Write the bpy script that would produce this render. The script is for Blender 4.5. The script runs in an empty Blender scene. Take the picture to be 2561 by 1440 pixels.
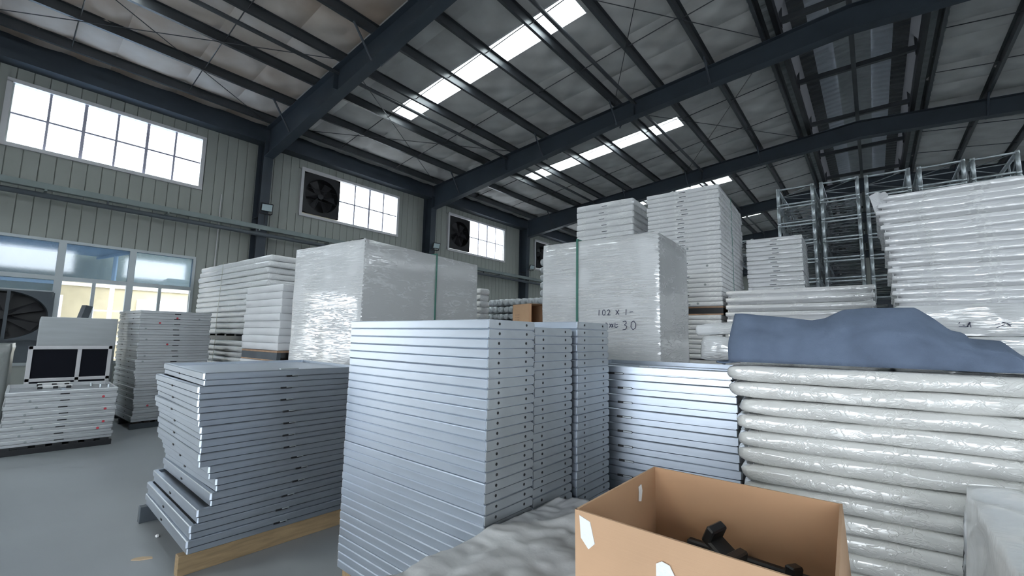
import bpy, math, random
from mathutils import Vector, Matrix, noise
R = math.radians
random.seed(7)
scene = bpy.context.scene
COL = scene.collection

# ------------------------------------------------------------------ camera
def make_camera():
    pitch, roll, yaw = R(6.49), R(1.083), R(39.723)
    fwd = Vector((-math.sin(yaw)*math.cos(pitch), math.cos(yaw)*math.cos(pitch), math.sin(pitch)))
    right = Vector((math.cos(yaw), math.sin(yaw), 0)); up = right.cross(fwd)
    r2 = right*math.cos(roll)+up*math.sin(roll); u2 = up*math.cos(roll)-right*math.sin(roll)
    cam = bpy.data.cameras.new('camera'); o = bpy.data.objects.new('camera', cam); COL.objects.link(o)
    cam.sensor_fit = 'HORIZONTAL'; cam.sensor_width = 36; cam.lens = 36*1086.8/2561
    cam.clip_start = .02; cam.clip_end = 300
    m = Matrix((r2, u2, -fwd)).transposed().to_4x4(); m.translation = Vector((0, 0, 1.6))
    o.matrix_world = m
    scene.camera = o
make_camera()

# ------------------------------------------------------------------ daylight and exposure
world = bpy.data.worlds.new('overcast_sky'); scene.world = world; world.use_nodes = True
bg = world.node_tree.nodes['Background']; bg.inputs[0].default_value = (.86, .93, 1, 1); bg.inputs[1].default_value = 6.0
sun = bpy.data.lights.new('sun', 'SUN'); sun.energy = 3.0; sun.angle = R(12); sun.color = (1, .95, .88)
so = bpy.data.objects.new('sun', sun); COL.objects.link(so); so.rotation_euler = (R(38), R(-30), 0)
def portal(name, loc, rot, sx, sy):
    l = bpy.data.lights.new(name, 'AREA'); l.shape = 'RECTANGLE'; l.size = sx; l.size_y = sy
    l.cycles.is_portal = True
    o = bpy.data.objects.new(name, l); COL.objects.link(o); o.location = loc; o.rotation_euler = rot
portal('side_door_daylight', (-13.5, -5.3, 1.65), (R(90), 0, R(-90)), 3.4, 3.3)
portal('gable_door_daylight', (1.0, -8.2, 2.1), (R(90), 0, 0), 7, 4.2)
vs = scene.view_settings
vs.view_transform = 'Standard'; vs.look = 'None'; vs.exposure = 0.95; vs.gamma = 1.0; vs.use_curve_mapping = False
cy = scene.cycles
cy.use_denoising = True; cy.max_bounces = 5; cy.diffuse_bounces = 4; cy.glossy_bounces = 2; cy.transparent_max_bounces = 8
cy.use_adaptive_sampling = True; cy.adaptive_threshold = .1; cy.adaptive_min_samples = 16
cy.sample_clamp_indirect = 8.0; cy.caustics_reflective = False; cy.caustics_refractive = False

# ------------------------------------------------------------------ materials
def nd(nt, t, **k):
    n = nt.nodes.new(t)
    for a, b in k.items(): setattr(n, a, b)
    return n
def mat(name, col, rough=.5, metal=0, spec=.5, var=0.0, vscale=3.0, bump=0.0, bscale=30.0, stretch=(1, 1, 1), col2=None, coat=0.0, bstretch=None, rvar=0.0, alpha=None, detail=4.0):
    m = bpy.data.materials.new(name); m.use_nodes = True
    nt = m.node_tree; b = nt.nodes['Principled BSDF']
    b.inputs['Base Color'].default_value = (*col, 1); b.inputs['Roughness'].default_value = rough
    b.inputs['Metallic'].default_value = metal; b.inputs['Specular IOR Level'].default_value = spec
    b.inputs['Coat Weight'].default_value = coat; b.inputs['Coat Roughness'].default_value = .12
    tc = nd(nt, 'ShaderNodeTexCoord')
    if var or col2:
        mp = nd(nt, 'ShaderNodeMapping'); mp.inputs['Scale'].default_value = stretch
        nz = nd(nt, 'ShaderNodeTexNoise'); nz.inputs['Scale'].default_value = vscale; nz.inputs['Detail'].default_value = detail
        nt.links.new(tc.outputs['Object'], mp.inputs[0]); nt.links.new(mp.outputs[0], nz.inputs['Vector'])
        rp = nd(nt, 'ShaderNodeValToRGB')
        c2 = col2 or tuple(max(0, c*(1-var)) for c in col)
        c1 = col if col2 else tuple(min(1, c*(1+var)) for c in col)
        rp.color_ramp.elements[0].position = .3; rp.color_ramp.elements[1].position = .7
        rp.color_ramp.elements[0].color = (*c2, 1); rp.color_ramp.elements[1].color = (*c1, 1)
        nt.links.new(nz.outputs[0], rp.inputs[0]); nt.links.new(rp.outputs[0], b.inputs['Base Color'])
        if rvar:
            mr = nd(nt, 'ShaderNodeMapRange'); mr.inputs[3].default_value = max(.02, rough-rvar); mr.inputs[4].default_value = rough+rvar
            nt.links.new(nz.outputs[0], mr.inputs[0]); nt.links.new(mr.outputs[0], b.inputs['Roughness'])
    if bump:
        mp2 = nd(nt, 'ShaderNodeMapping'); mp2.inputs['Scale'].default_value = bstretch or (1, 1, 1)
        nz2 = nd(nt, 'ShaderNodeTexNoise'); nz2.inputs['Scale'].default_value = bscale; nz2.inputs['Detail'].default_value = 5
        bp = nd(nt, 'ShaderNodeBump'); bp.inputs['Strength'].default_value = bump; bp.inputs['Distance'].default_value = .01
        nt.links.new(tc.outputs['Object'], mp2.inputs[0]); nt.links.new(mp2.outputs[0], nz2.inputs['Vector'])
        nt.links.new(nz2.outputs[0], bp.inputs['Height']); nt.links.new(bp.outputs[0], b.inputs['Normal'])
    return m
def film_mat(name, col, wscale=(2, 2, 30), rough=.2, bump=.6, diag=0, fold_glint=.4, lines=False):
    """white load under clear stretch film: diffuse body with a glossy, finely wrinkled coat"""
    m = mat(name, col, rough=.55, spec=.35)
    nt = m.node_tree; b = nt.nodes['Principled BSDF']
    tc = nd(nt, 'ShaderNodeTexCoord'); mp = nd(nt, 'ShaderNodeMapping'); mp.inputs['Scale'].default_value = wscale
    mp.inputs['Rotation'].default_value = (diag, diag, 0)
    n1 = nd(nt, 'ShaderNodeTexNoise'); n1.inputs['Scale'].default_value = 3.0; n1.inputs['Detail'].default_value = 4; n1.inputs['Distortion'].default_value = .6
    nt.links.new(tc.outputs['Object'], mp.inputs[0]); nt.links.new(mp.outputs[0], n1.inputs['Vector'])
    rp = nd(nt, 'ShaderNodeValToRGB'); rp.color_ramp.elements[0].position = .52; rp.color_ramp.elements[1].position = .68
    rp.color_ramp.elements[0].color = (*col, 1); rp.color_ramp.elements[1].color = (*[min(.92, c*(1+.32*fold_glint)) for c in col], 1)  # pale streaks: whiter film folds, also standing in for highlights
    nt.links.new(n1.outputs[0], rp.inputs[0]); nt.links.new(rp.outputs[0], b.inputs['Base Color'])
    hsrc = n1.outputs[0]
    if lines:
        # thin pale creases, whiter folds and painted glints: narrow bands of a stretched noise, gathered in patches
        def math_(op, a, v=None, c=None):
            q = nd(nt, 'ShaderNodeMath', operation=op)
            nt.links.new(a, q.inputs[0])
            if c is not None: nt.links.new(c, q.inputs[1])
            elif v is not None: q.inputs[1].default_value = v
            return q.outputs[0]
        n1.inputs['Distortion'].default_value = 1.1; n1.inputs['Detail'].default_value = 3
        band = math_('ABSOLUTE', math_('SUBTRACT', n1.outputs[0], .5))
        mr = nd(nt, 'ShaderNodeMapRange'); mr.inputs[1].default_value = 0; mr.inputs[2].default_value = .06; mr.inputs[3].default_value = 1; mr.inputs[4].default_value = 0
        nt.links.new(band, mr.inputs[0])
        n3 = nd(nt, 'ShaderNodeTexNoise'); n3.inputs['Scale'].default_value = 3.2; n3.inputs['Detail'].default_value = 1
        nt.links.new(tc.outputs['Object'], n3.inputs['Vector'])
        mk = nd(nt, 'ShaderNodeMapRange'); mk.inputs[1].default_value = .40; mk.inputs[2].default_value = .60; mk.inputs[3].default_value = .12
        nt.links.new(n3.outputs[0], mk.inputs[0])
        ln = math_('MULTIPLY', mr.outputs[0], c=mk.outputs[0])
        rp.color_ramp.elements[0].position = .1; rp.color_ramp.elements[1].position = .9
        nt.links.new(ln, rp.inputs[0]); hsrc = ln
    bp = nd(nt, 'ShaderNodeBump'); bp.inputs['Strength'].default_value = bump; bp.inputs['Distance'].default_value = .03 if not lines else .008
    nt.links.new(hsrc, bp.inputs['Height'])
    b.inputs['Coat Weight'].default_value = 1.0; b.inputs['Coat IOR'].default_value = 1.8; b.inputs['Coat Roughness'].default_value = rough
    nt.links.new(bp.outputs[0], b.inputs['Coat Normal'])
    bp2 = nd(nt, 'ShaderNodeBump'); bp2.inputs['Strength'].default_value = bump*.7; bp2.inputs['Distance'].default_value = .03 if not lines else .006
    nt.links.new(hsrc, bp2.inputs['Height']); nt.links.new(bp2.outputs[0], b.inputs['Normal'])
    return m
def glass_mat(name, tint, refl=.12, milk=0.0, milkcol=(.9, .95, 1)):
    m = bpy.data.materials.new(name); m.use_nodes = True; nt = m.node_tree; nt.nodes.remove(nt.nodes['Principled BSDF'])
    out = nt.nodes['Material Output']
    tr = nd(nt, 'ShaderNodeBsdfTransparent'); tr.inputs[0].default_value = (*tint, 1)
    gl = nd(nt, 'ShaderNodeBsdfGlossy'); gl.inputs['Roughness'].default_value = .05
    mx = nd(nt, 'ShaderNodeMixShader'); mx.inputs[0].default_value = refl
    nt.links.new(tr.outputs[0], mx.inputs[1]); nt.links.new(gl.outputs[0], mx.inputs[2])
    last = mx
    if milk:
        tl = nd(nt, 'ShaderNodeBsdfTranslucent'); tl.inputs[0].default_value = (*milkcol, 1)
        m2 = nd(nt, 'ShaderNodeMixShader'); m2.inputs[0].default_value = milk
        nt.links.new(mx.outputs[0], m2.inputs[1]); nt.links.new(tl.outputs[0], m2.inputs[2]); last = m2
    nt.links.new(last.outputs[0], out.inputs[0])
    return m
M = {}
M['alu'] = mat('brushed_aluminium', (.47, .52, .59), rough=.40, metal=.95, var=.06, vscale=4, stretch=(1, 1, 12), bump=.05, bscale=60, bstretch=(1, 1, 8), rvar=.06)
M['alu_sky'] = mat('sky_tinted_aluminium', (.62, .685, .785), rough=.40, metal=.92, var=.05, vscale=2.5, stretch=(1, 1, 10), rvar=.05)  # bluish base colour carries the sky reflected in the metal
M['alu_plate'] = mat('matt_aluminium_plate', (.60, .64, .68), rough=.42, metal=.85, var=.06, vscale=8)
M['alu_old'] = mat('grey_aluminium', (.58, .60, .62), rough=.40, metal=.8, var=.07, vscale=5, stretch=(1, 1, 6))
M['deck'] = mat('deck_board', (.50, .55, .60), rough=.5, metal=.4, var=.08, vscale=4)
M['black'] = mat('black_plastic', (.012, .013, .016), rough=.4)
M['fan_black'] = mat('near_black_fan_blade', (.022, .022, .026), rough=.6)  # one even near-black for the blades
M['black_board'] = mat('black_phenolic_board', (.006, .007, .012), rough=.7, spec=.15)
M['dark'] = mat('dark_pallet_wood', (.05, .04, .035), rough=.8, var=.3)  # dark brown wood with random variation
M['wood'] = mat('pale_pallet_timber', (.27, .19, .105), rough=.75, var=.2, vscale=6, stretch=(8, 1, 8), bump=.1, bscale=40)
M['wood_red'] = mat('reddish_plywood', (.40, .25, .16), rough=.7, var=.2, vscale=9)
M['slat'] = mat('slate_pallet_runner', (.07, .085, .10), rough=.6, var=.2)
M['steel'] = mat('dark_painted_steel', (.040, .052, .068), rough=.5, spec=.4, var=.15, vscale=1.5)
M['purlin'] = mat('dark_purlin_steel', (.045, .050, .056), rough=.35, spec=.5, var=.2, vscale=2)
M['galv'] = mat('galvanised_steel', (.50, .55, .58), rough=.4, metal=.7, var=.12, vscale=20)
M['galv_dull'] = mat('dull_galvanised_rod', (.26, .29, .31), rough=.5, metal=.5, var=.12, vscale=20)
M['tray'] = mat('green_grey_cable_tray', (.20, .24, .24), rough=.5, metal=.2, var=.1)
M['pipe'] = mat('dark_pipe', (.07, .085, .10), rough=.45, metal=.2)
M['wall'] = mat('grey_green_cladding', (.325, .345, .32), rough=.5, var=.05, vscale=.8, stretch=(1, 1, .3))
M['ins'] = mat('dusty_roof_insulation', (.66, .65, .64), col2=(.50, .485, .475), rough=.75, vscale=1.3, bump=.35, bscale=2.5, detail=6)
M['ins_brown'] = mat('stained_roof_insulation', (.66, .60, .56), col2=(.46, .36, .29), rough=.75, vscale=.8, bump=.5, bscale=3, detail=6)
def quilt(m):
    nt = m.node_tree; b = nt.nodes['Principled BSDF']; old = b.inputs['Normal'].links[0].from_socket
    tc = nd(nt, 'ShaderNodeTexCoord'); prev = old
    for ang in (.9, -.9):
        mp = nd(nt, 'ShaderNodeMapping'); mp.inputs['Rotation'].default_value = (0, 0, ang)
        wv = nd(nt, 'ShaderNodeTexWave'); wv.inputs['Scale'].default_value = .55; wv.inputs['Distortion'].default_value = 1.5; wv.wave_profile = 'SIN'
        bp = nd(nt, 'ShaderNodeBump'); bp.inputs['Strength'].default_value = .35; bp.inputs['Distance'].default_value = .06
        nt.links.new(tc.outputs['Object'], mp.inputs[0]); nt.links.new(mp.outputs[0], wv.inputs['Vector']); nt.links.new(wv.outputs[1], bp.inputs['Height'])
        nt.links.new(prev, bp.inputs['Normal']); prev = bp.outputs[0]
    nt.links.new(prev, b.inputs['Normal'])
quilt(M['ins']); quilt(M['ins_brown'])
M['corr'] = mat('grey_corrugated_sheet', (.30, .32, .33), rough=.5, var=.1)
M['floor'] = mat('grey_painted_concrete', (.265, .285, .30), rough=.38, spec=.4, var=.10, vscale=.9, bump=.03, bscale=120, rvar=.08)
M['white_frame'] = mat('white_window_frame', (.62, .62, .64), rough=.45)
M['mullion'] = mat('bloom_tinted_mullion', (.42, .42, .52), rough=.4)  # lilac tint carries the window bloom around the backlit bars
M['alu_frame'] = mat('window_aluminium_frame', (.42, .46, .48), rough=.4, metal=.4)
M['card'] = mat('brown_cardboard', (.53, .34, .21), rough=.8, var=.06, vscale=3, bump=.06, bscale=8, bstretch=(1, 1, 20))
M['card_in'] = mat('brown_cardboard_inner', (.47, .28, .16), rough=.85, var=.06, vscale=3)
M['tape'] = mat('white_torn_tape', (.82, .84, .86), rough=.4, bump=.4, bscale=60)
M['felt'] = mat('blue_grey_felt', (.145, .185, .262), rough=.95, spec=.1, var=.16, vscale=7, bump=.3, bscale=260)
M['tarp'] = mat('dusty_grey_tarpaulin', (.60, .61, .62), col2=(.40, .405, .415), rough=.6, vscale=2.2, bump=.5, bscale=11, detail=7)
M['foam'] = film_mat('foam_in_clear_film', (.70, .70, .68), wscale=(6, 3, 8), rough=.14, bump=.8, diag=.7, fold_glint=.8, lines=True)
M['foam_dull'] = film_mat('white_foam_sheet', (.68, .69, .70), wscale=(6, 6, 6), rough=.28, bump=.6, fold_glint=.5, lines=True)
M['wrap'] = film_mat('white_stretch_wrap', (.68, .695, .71), wscale=(1.2, 1.2, 20), rough=.10, bump=1.0, fold_glint=2.2, lines=True)
M['wrap_smooth'] = film_mat('taut_shaded_wrap', (.55, .56, .57), wscale=(1.0, 1.0, 5), rough=.16, bump=.5, fold_glint=.9, lines=True)  # smoother film, darker than the front wrap as if shaded
M['wrap_slab'] = film_mat('film_wrapped_panel', (.74, .75, .77), wscale=(2.2, 2.2, 8), rough=.14, bump=.7, fold_glint=.7, lines=True)
M['paper'] = mat('white_paper_wrap', (.70, .71, .73), rough=.5, var=.03, bump=.4, bscale=9, bstretch=(1, 1, 2))
M['bubble'] = film_mat('grey_bagged_plastic', (.52, .55, .57), wscale=(6, 6, 6), rough=.2, bump=1.0)
M['dusty'] = film_mat('dusty_grey_plastic', (.20, .215, .21), wscale=(2, 2, 1), rough=.3, bump=.6, fold_glint=1.5)
M['strap'] = mat('green_strap', (.06, .19, .15), rough=.4)
M['strap_pale'] = mat('pale_strap', (.50, .49, .42), rough=.5)
M['ink'] = mat('dark_blue_marker_ink', (.03, .035, .08), rough=.6)
M['red'] = mat('red_sticker', (.55, .06, .08), rough=.5)
M['grey_dot'] = mat('grey_sticker', (.30, .33, .34), rough=.5)
M['lamp_glass'] = mat('floodlight_glass', (.45, .55, .58), rough=.15)
M['sheet'] = mat('translucent_white_sheet', (.46, .49, .51), rough=.3, coat=.3, var=.05, vscale=2, stretch=(1, 1, 10))
M['cream'] = mat('cream_render_wall', (.40, .33, .21), rough=.8, var=.06)
M['canopy'] = mat('blue_grey_canopy', (.33, .42, .52), rough=.6, var=.08)
M['paving'] = mat('pale_yard_concrete', (.40, .40, .39), rough=.8, var=.06)
M['outside_white'] = mat('white_railing', (.80, .82, .85), rough=.5)
M['pane'] = glass_mat('window_pane', (.96, .98, 1), .06)
M['pane_dim'] = glass_mat('dim_bluish_window_pane', (.34, .42, .50), .10, milk=.12, milkcol=(.35, .42, .50))  # blue tint darkened to dim the bright yard behind these panes
M['skylight'] = glass_mat('translucent_skylight', (.95, 1, .97), .03, milk=.5, milkcol=(.95, 1, .96))
M['monitor_light'] = mat('pale_monitor_sheet', (.42, .45, .50), rough=.5, var=.05)
M['side_light'] = glass_mat('milky_monitor_side', (.05, .055, .06), .03, milk=.7, milkcol=(.42, .42, .43))
M['clear_film'] = film_mat('cloudy_plastic_film', (.80, .82, .84), wscale=(2, 2, .7), rough=.25, bump=.5, fold_glint=.6)
M['chip'] = mat('wood_splinter', (.50, .38, .25), rough=.8)
M['white_bits'] = mat('white_scrap', (.75, .76, .77), rough=.6)

# ------------------------------------------------------------------ mesh helpers
class MB:
    def __init__(s): s.v = []; s.f = []
    def add(s, vs, fs):
        n = len(s.v); s.v += [tuple(x) for x in vs]; s.f += [tuple(i+n for i in f) for f in fs]; return s
    def box(s, x0, x1, y0, y1, z0, z1):
        return s.add([(x0,y0,z0),(x1,y0,z0),(x1,y1,z0),(x0,y1,z0),(x0,y0,z1),(x1,y0,z1),(x1,y1,z1),(x0,y1,z1)],
                     [(0,3,2,1),(4,5,6,7),(0,1,5,4),(1,2,6,5),(2,3,7,6),(3,0,4,7)])
    def cbox(s, x0, x1, y0, y1, z0, z1, c):
        """box with every edge chamfered by c"""
        V = []; idx = {}
        X, Y, Z = (x0, x1), (y0, y1), (z0, z1)
        for i in (0, 1):
            for j in (0, 1):
                for k in (0, 1):
                    sx, sy, sz = (1, -1)[i]*c, (1, -1)[j]*c, (1, -1)[k]*c
                    for a, p in enumerate(((X[i], Y[j]+sy, Z[k]+sz), (X[i]+sx, Y[j], Z[k]+sz), (X[i]+sx, Y[j]+sy, Z[k]))):
                        idx[i, j, k, a] = len(V); V.append(p)
        F = []
        for i in (0, 1): F.append([idx[i, 0, 0, 0], idx[i, 0, 1, 0], idx[i, 1, 1, 0], idx[i, 1, 0, 0]][::(1, -1)[i]])
        for j in (0, 1): F.append([idx[0, j, 0, 1], idx[1, j, 0, 1], idx[1, j, 1, 1], idx[0, j, 1, 1]][::(1, -1)[j]])
        for k in (0, 1): F.append([idx[0, 0, k, 2], idx[0, 1, k, 2], idx[1, 1, k, 2], idx[1, 0, k, 2]][::(1, -1)[k]])
        for i in (0, 1):
            for j in (0, 1):
                F.append([idx[i, j, 0, 0], idx[i, j, 1, 0], idx[i, j, 1, 1], idx[i, j, 0, 1]][::(-1 if (i+j) % 2 == 0 else 1)])
        for i in (0, 1):
            for k in (0, 1):
                F.append([idx[i, 0, k, 0], idx[i, 1, k, 0], idx[i, 1, k, 2], idx[i, 0, k, 2]][::(1 if (i+k) % 2 == 0 else -1)])
        for j in (0, 1):
            for k in (0, 1):
                F.append([idx[0, j, k, 1], idx[1, j, k, 1], idx[1, j, k, 2], idx[0, j, k, 2]][::(-1 if (j+k) % 2 == 0 else 1)])
        for i in (0, 1):
            for j in (0, 1):
                for k in (0, 1):
                    F.append([idx[i, j, k, 0], idx[i, j, k, 1], idx[i, j, k, 2]][::(1 if (i+j+k) % 2 == 1 else -1)])
        return s.add(V, F)
    def tube(s, a, b, r, n=8, r2=None):
        a = Vector(a); b = Vector(b); d = (b-a).normalized(); u = d.orthogonal().normalized(); w = d.cross(u)
        r2 = r if r2 is None else r2
        V = [a+(u*math.cos(t)+w*math.sin(t))*r for t in [2*math.pi*i/n for i in range(n)]] + \
            [b+(u*math.cos(t)+w*math.sin(t))*r2 for t in [2*math.pi*i/n for i in range(n)]]
        F = [(i, (i+1) % n, n+(i+1) % n, n+i) for i in range(n)]+[tuple(range(n))[::-1], tuple(range(n, 2*n))]
        return s.add(V, F)
    def bar(s, a, b, w, h, up=(0, 0, 1)):
        """rectangular bar from a to b, w across and h along up"""
        a = Vector(a); b = Vector(b); d = (b-a).normalized(); sd = d.cross(Vector(up)).normalized(); u = sd.cross(d)
        P = [(-1, -1), (1, -1), (1, 1), (-1, 1)]
        V = [p+sd*(i*w/2)+u*(j*h/2) for p in (a, b) for i, j in P]
        return s.add(V, [(3,2,1,0),(4,5,6,7),(0,1,5,4),(1,2,6,5),(2,3,7,6),(3,0,4,7)])
    def prism(s, poly, axis, a, b):
        """extrude a 2D polygon along an axis from a to b (axis 0,1,2; polygon in the two others in order)"""
        def p3(q, t):
            l = list(q); l.insert(axis, t); return tuple(l)
        n = len(poly)
        V = [p3(q, a) for q in poly]+[p3(q, b) for q in poly]
        F = [(i, (i+1) % n, n+(i+1) % n, n+i) for i in range(n)]+[tuple(range(n))[::-1], tuple(range(n, 2*n))]
        return s.add(V, F)
    def mesh(s, name, m=None, smooth=False):
        me = bpy.data.meshes.new(name); me.from_pydata(s.v, [], s.f); me.update()
        if m: me.materials.append(M[m])
        if smooth: me.polygons.foreach_set('use_smooth', [True]*len(me.polygons))
        return me
    def build(s, name, m, parent=None, smooth=False, loc=None):
        return put(name, s.mesh(name, m, smooth), parent, loc)
def put(name, me, parent=None, loc=None, rz=0.0, scale=None):
    o = bpy.data.objects.new(name, me); COL.objects.link(o)
    if parent: o.parent = parent
    if loc is not None: o.location = loc
    if rz: o.rotation_euler = (0, 0, rz)
    if scale: o.scale = scale
    return o
def tag(o, label=None, cat=None, group=None, kind=None):
    if cat and not kind: kind = 'thing'
    if label: o['label'] = label
    if cat: o['category'] = cat
    if group: o['group'] = group
    if kind: o['kind'] = kind
    return o
def empty(name, loc=(0, 0, 0), rz=0.0):
    o = put(name, None, None, loc, rz); o.empty_display_size = .1; return o
def struct(o, label=None): return tag(o, label, kind='structure')
ORD = ('top second third fourth fifth sixth seventh eighth ninth tenth eleventh twelfth thirteenth fourteenth fifteenth sixteenth seventeenth '
       'eighteenth nineteenth twentieth twenty-first twenty-second twenty-third twenty-fourth twenty-fifth twenty-sixth twenty-seventh '
       'twenty-eighth twenty-ninth thirtieth thirty-first thirty-second thirty-third thirty-fourth').split()
def nth(i): return 'topmost' if i == 0 else ORD[i]+' from top'

# ------------------------------------------------------------------ the hall: sizes in metres
XW = 13.4                       # inner face of the long walls
FR = [4.65+6.05*k for k in range(-2, 7)]      # portal frames along y
Y0, Y1 = FR[0]-.35, FR[-1]+.35
def ztop(x): return 8.48-.085*abs(x)          # top of rafters
def zroof(x): return ztop(x)+.20              # underside of roof lining
VENT = 1.45

def build_floor():
    struct(MB().box(-XW-.1, XW+.1, Y0-.2, Y1+.2, -.15, 0).build('floor', 'floor'), 'smooth grey painted concrete floor of the hall')
    struct(MB().box(-60, 60, -60, Y0-.2, -.2, -.05).box(-60, -XW-.1, Y0-.2, Y1+20, -.2, -.05).build('ground', 'paving'), 'pale concrete yard outside the hall')
build_floor()

# windows of the left wall: (y0, y1, z0, z1)
UPW = [(-.16, 3.22, 5.36, 6.65), (5.84, 9.36, 5.28, 6.68), (11.91, 15.45, 5.21, 6.68), (17.95, 21.5, 5.2, 6.66), (24.0, 27.55, 5.2, 6.66), (30.05, 33.6, 5.2, 6.66)]
LOW = (-2.6, 3.25, .9, 3.45)
DOOR = (-7.0, -3.6, 0, 3.3)          # roller door opening in the left wall, behind the camera
def build_walls():
    w = struct(empty('wall_left'), 'grey green ribbed cladding wall with high windows')
    # core behind the cladding, cut for the openings
    ys = sorted({Y0, Y1, LOW[0], LOW[1], DOOR[0], DOOR[1]} | {a for q in UPW for a in q[:2]})
    core = MB()
    for a, b in zip(ys, ys[1:]):
        mid = (a+b)/2; holes = []
        if LOW[0] < mid < LOW[1]: holes.append((LOW[2], LOW[3]))
        if DOOR[0] < mid < DOOR[1]: holes.append((DOOR[2], DOOR[3]))
        for q in UPW:
            if q[0] < mid < q[1]: holes.append((q[2], q[3]))
        z = 0
        for h in sorted(holes)+[(7.6, 7.6)]:
            if h[0] > z: core.box(-XW-.12, -XW-.035, a, b, z, h[0])
            z = h[1]
    core.build('wall_core', 'wall', w)
    strip = MB().cbox(-.034, 0, 0, .238, 0, 1, .0)  # replaced below with a ribbed profile
    prof = [(-.034, 0), (-.011, 0), (0, .008), (0, .05), (.001, .10), (.001, .14), (0, .19), (0, .229), (-.011, .237), (-.034, .237)]
    strip = MB().prism(prof, 2, 0, 1).mesh('cladding_strip', 'wall')
    far = MB(); p = .242; y = -1.3
    while y < Y1-.3:
        cuts = []
        for q in [(*LOW,)]+UPW:
            if q[0]-.05 < y+.12 < q[1]+.05: cuts.append((q[2]-.02, q[3]+.02))
        z = 0.0
        for h in sorted(cuts)+[(7.5, 7.5)]:
            if h[0]-z > .03:
                if y < 20: put('cladding_strip', strip, w, (-XW, y, z), 0, (1, 1, h[0]-z))
                else: far.add([(-XW+a, y+b, zz) for zz in (z, h[0]) for a, b in prof], [(i, (i+1) % 10, 10+(i+1) % 10, 10+i) for i in range(10)])
            z = h[1]
        y += p
    tag(far.build('far_cladding', 'wall', w), kind='stuff')
    MB().box(-XW-.034, -XW, Y0, DOOR[0], 0, 7.5).box(-XW-.034, -XW, DOOR[0], DOOR[1], DOOR[3], 7.5).box(-XW-.034, -XW, DOOR[1], LOW[0], 0, 7.5).box(-XW-.034, -XW, LOW[0], -1.3, LOW[3], 7.5).box(-XW-.034, -XW, LOW[0], -1.3, 0, LOW[2]).build('plain_cladding', 'wall', w)
    # right wall with a matching band of windows
    r = MB(); z0, z1 = 5.3, 6.65
    r.box(XW, XW+.12, Y0, Y1, 0, z0).box(XW, XW+.12, Y0, Y1, z1, 7.6)
    y = Y0
    for f in FR:
        a = f+1.2; b = f+4.7
        r.box(XW, XW+.12, y, min(a, Y1), z0, z1); y = b
    struct(r.build('wall_right', 'wall'), 'grey green cladding wall on the right')
    struct(MB().prism([(-XW, 0), (XW, 0), (XW, 7.62), (1.7, 8.62), (1.7, 9.3), (-1.7, 9.3), (-1.7, 8.62), (-XW, 7.62)], 1, Y1, Y1+.12).build('wall_far', 'wall'), 'far gable wall')
    # near gable with the big open doorway behind the camera
    g = MB().prism([(-XW, 0), (-2.5, 0), (-2.5, 8.55), (-XW, 7.62)], 1, Y0-.12, Y0).prism([(4.5, 0), (XW, 0), (XW, 7.62), (4.5, 8.38)], 1, Y0-.12, Y0)
    g.prism([(-2.5, 4.2), (4.5, 4.2), (4.5, 8.38), (1.7, 8.62), (1.7, 9.3), (-1.7, 9.3), (-1.7, 8.62), (-2.5, 8.55)], 1, Y0-.12, Y0)
    struct(g.build('wall_near', 'wall'), 'near gable wall with a wide open doorway')
build_walls()

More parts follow.
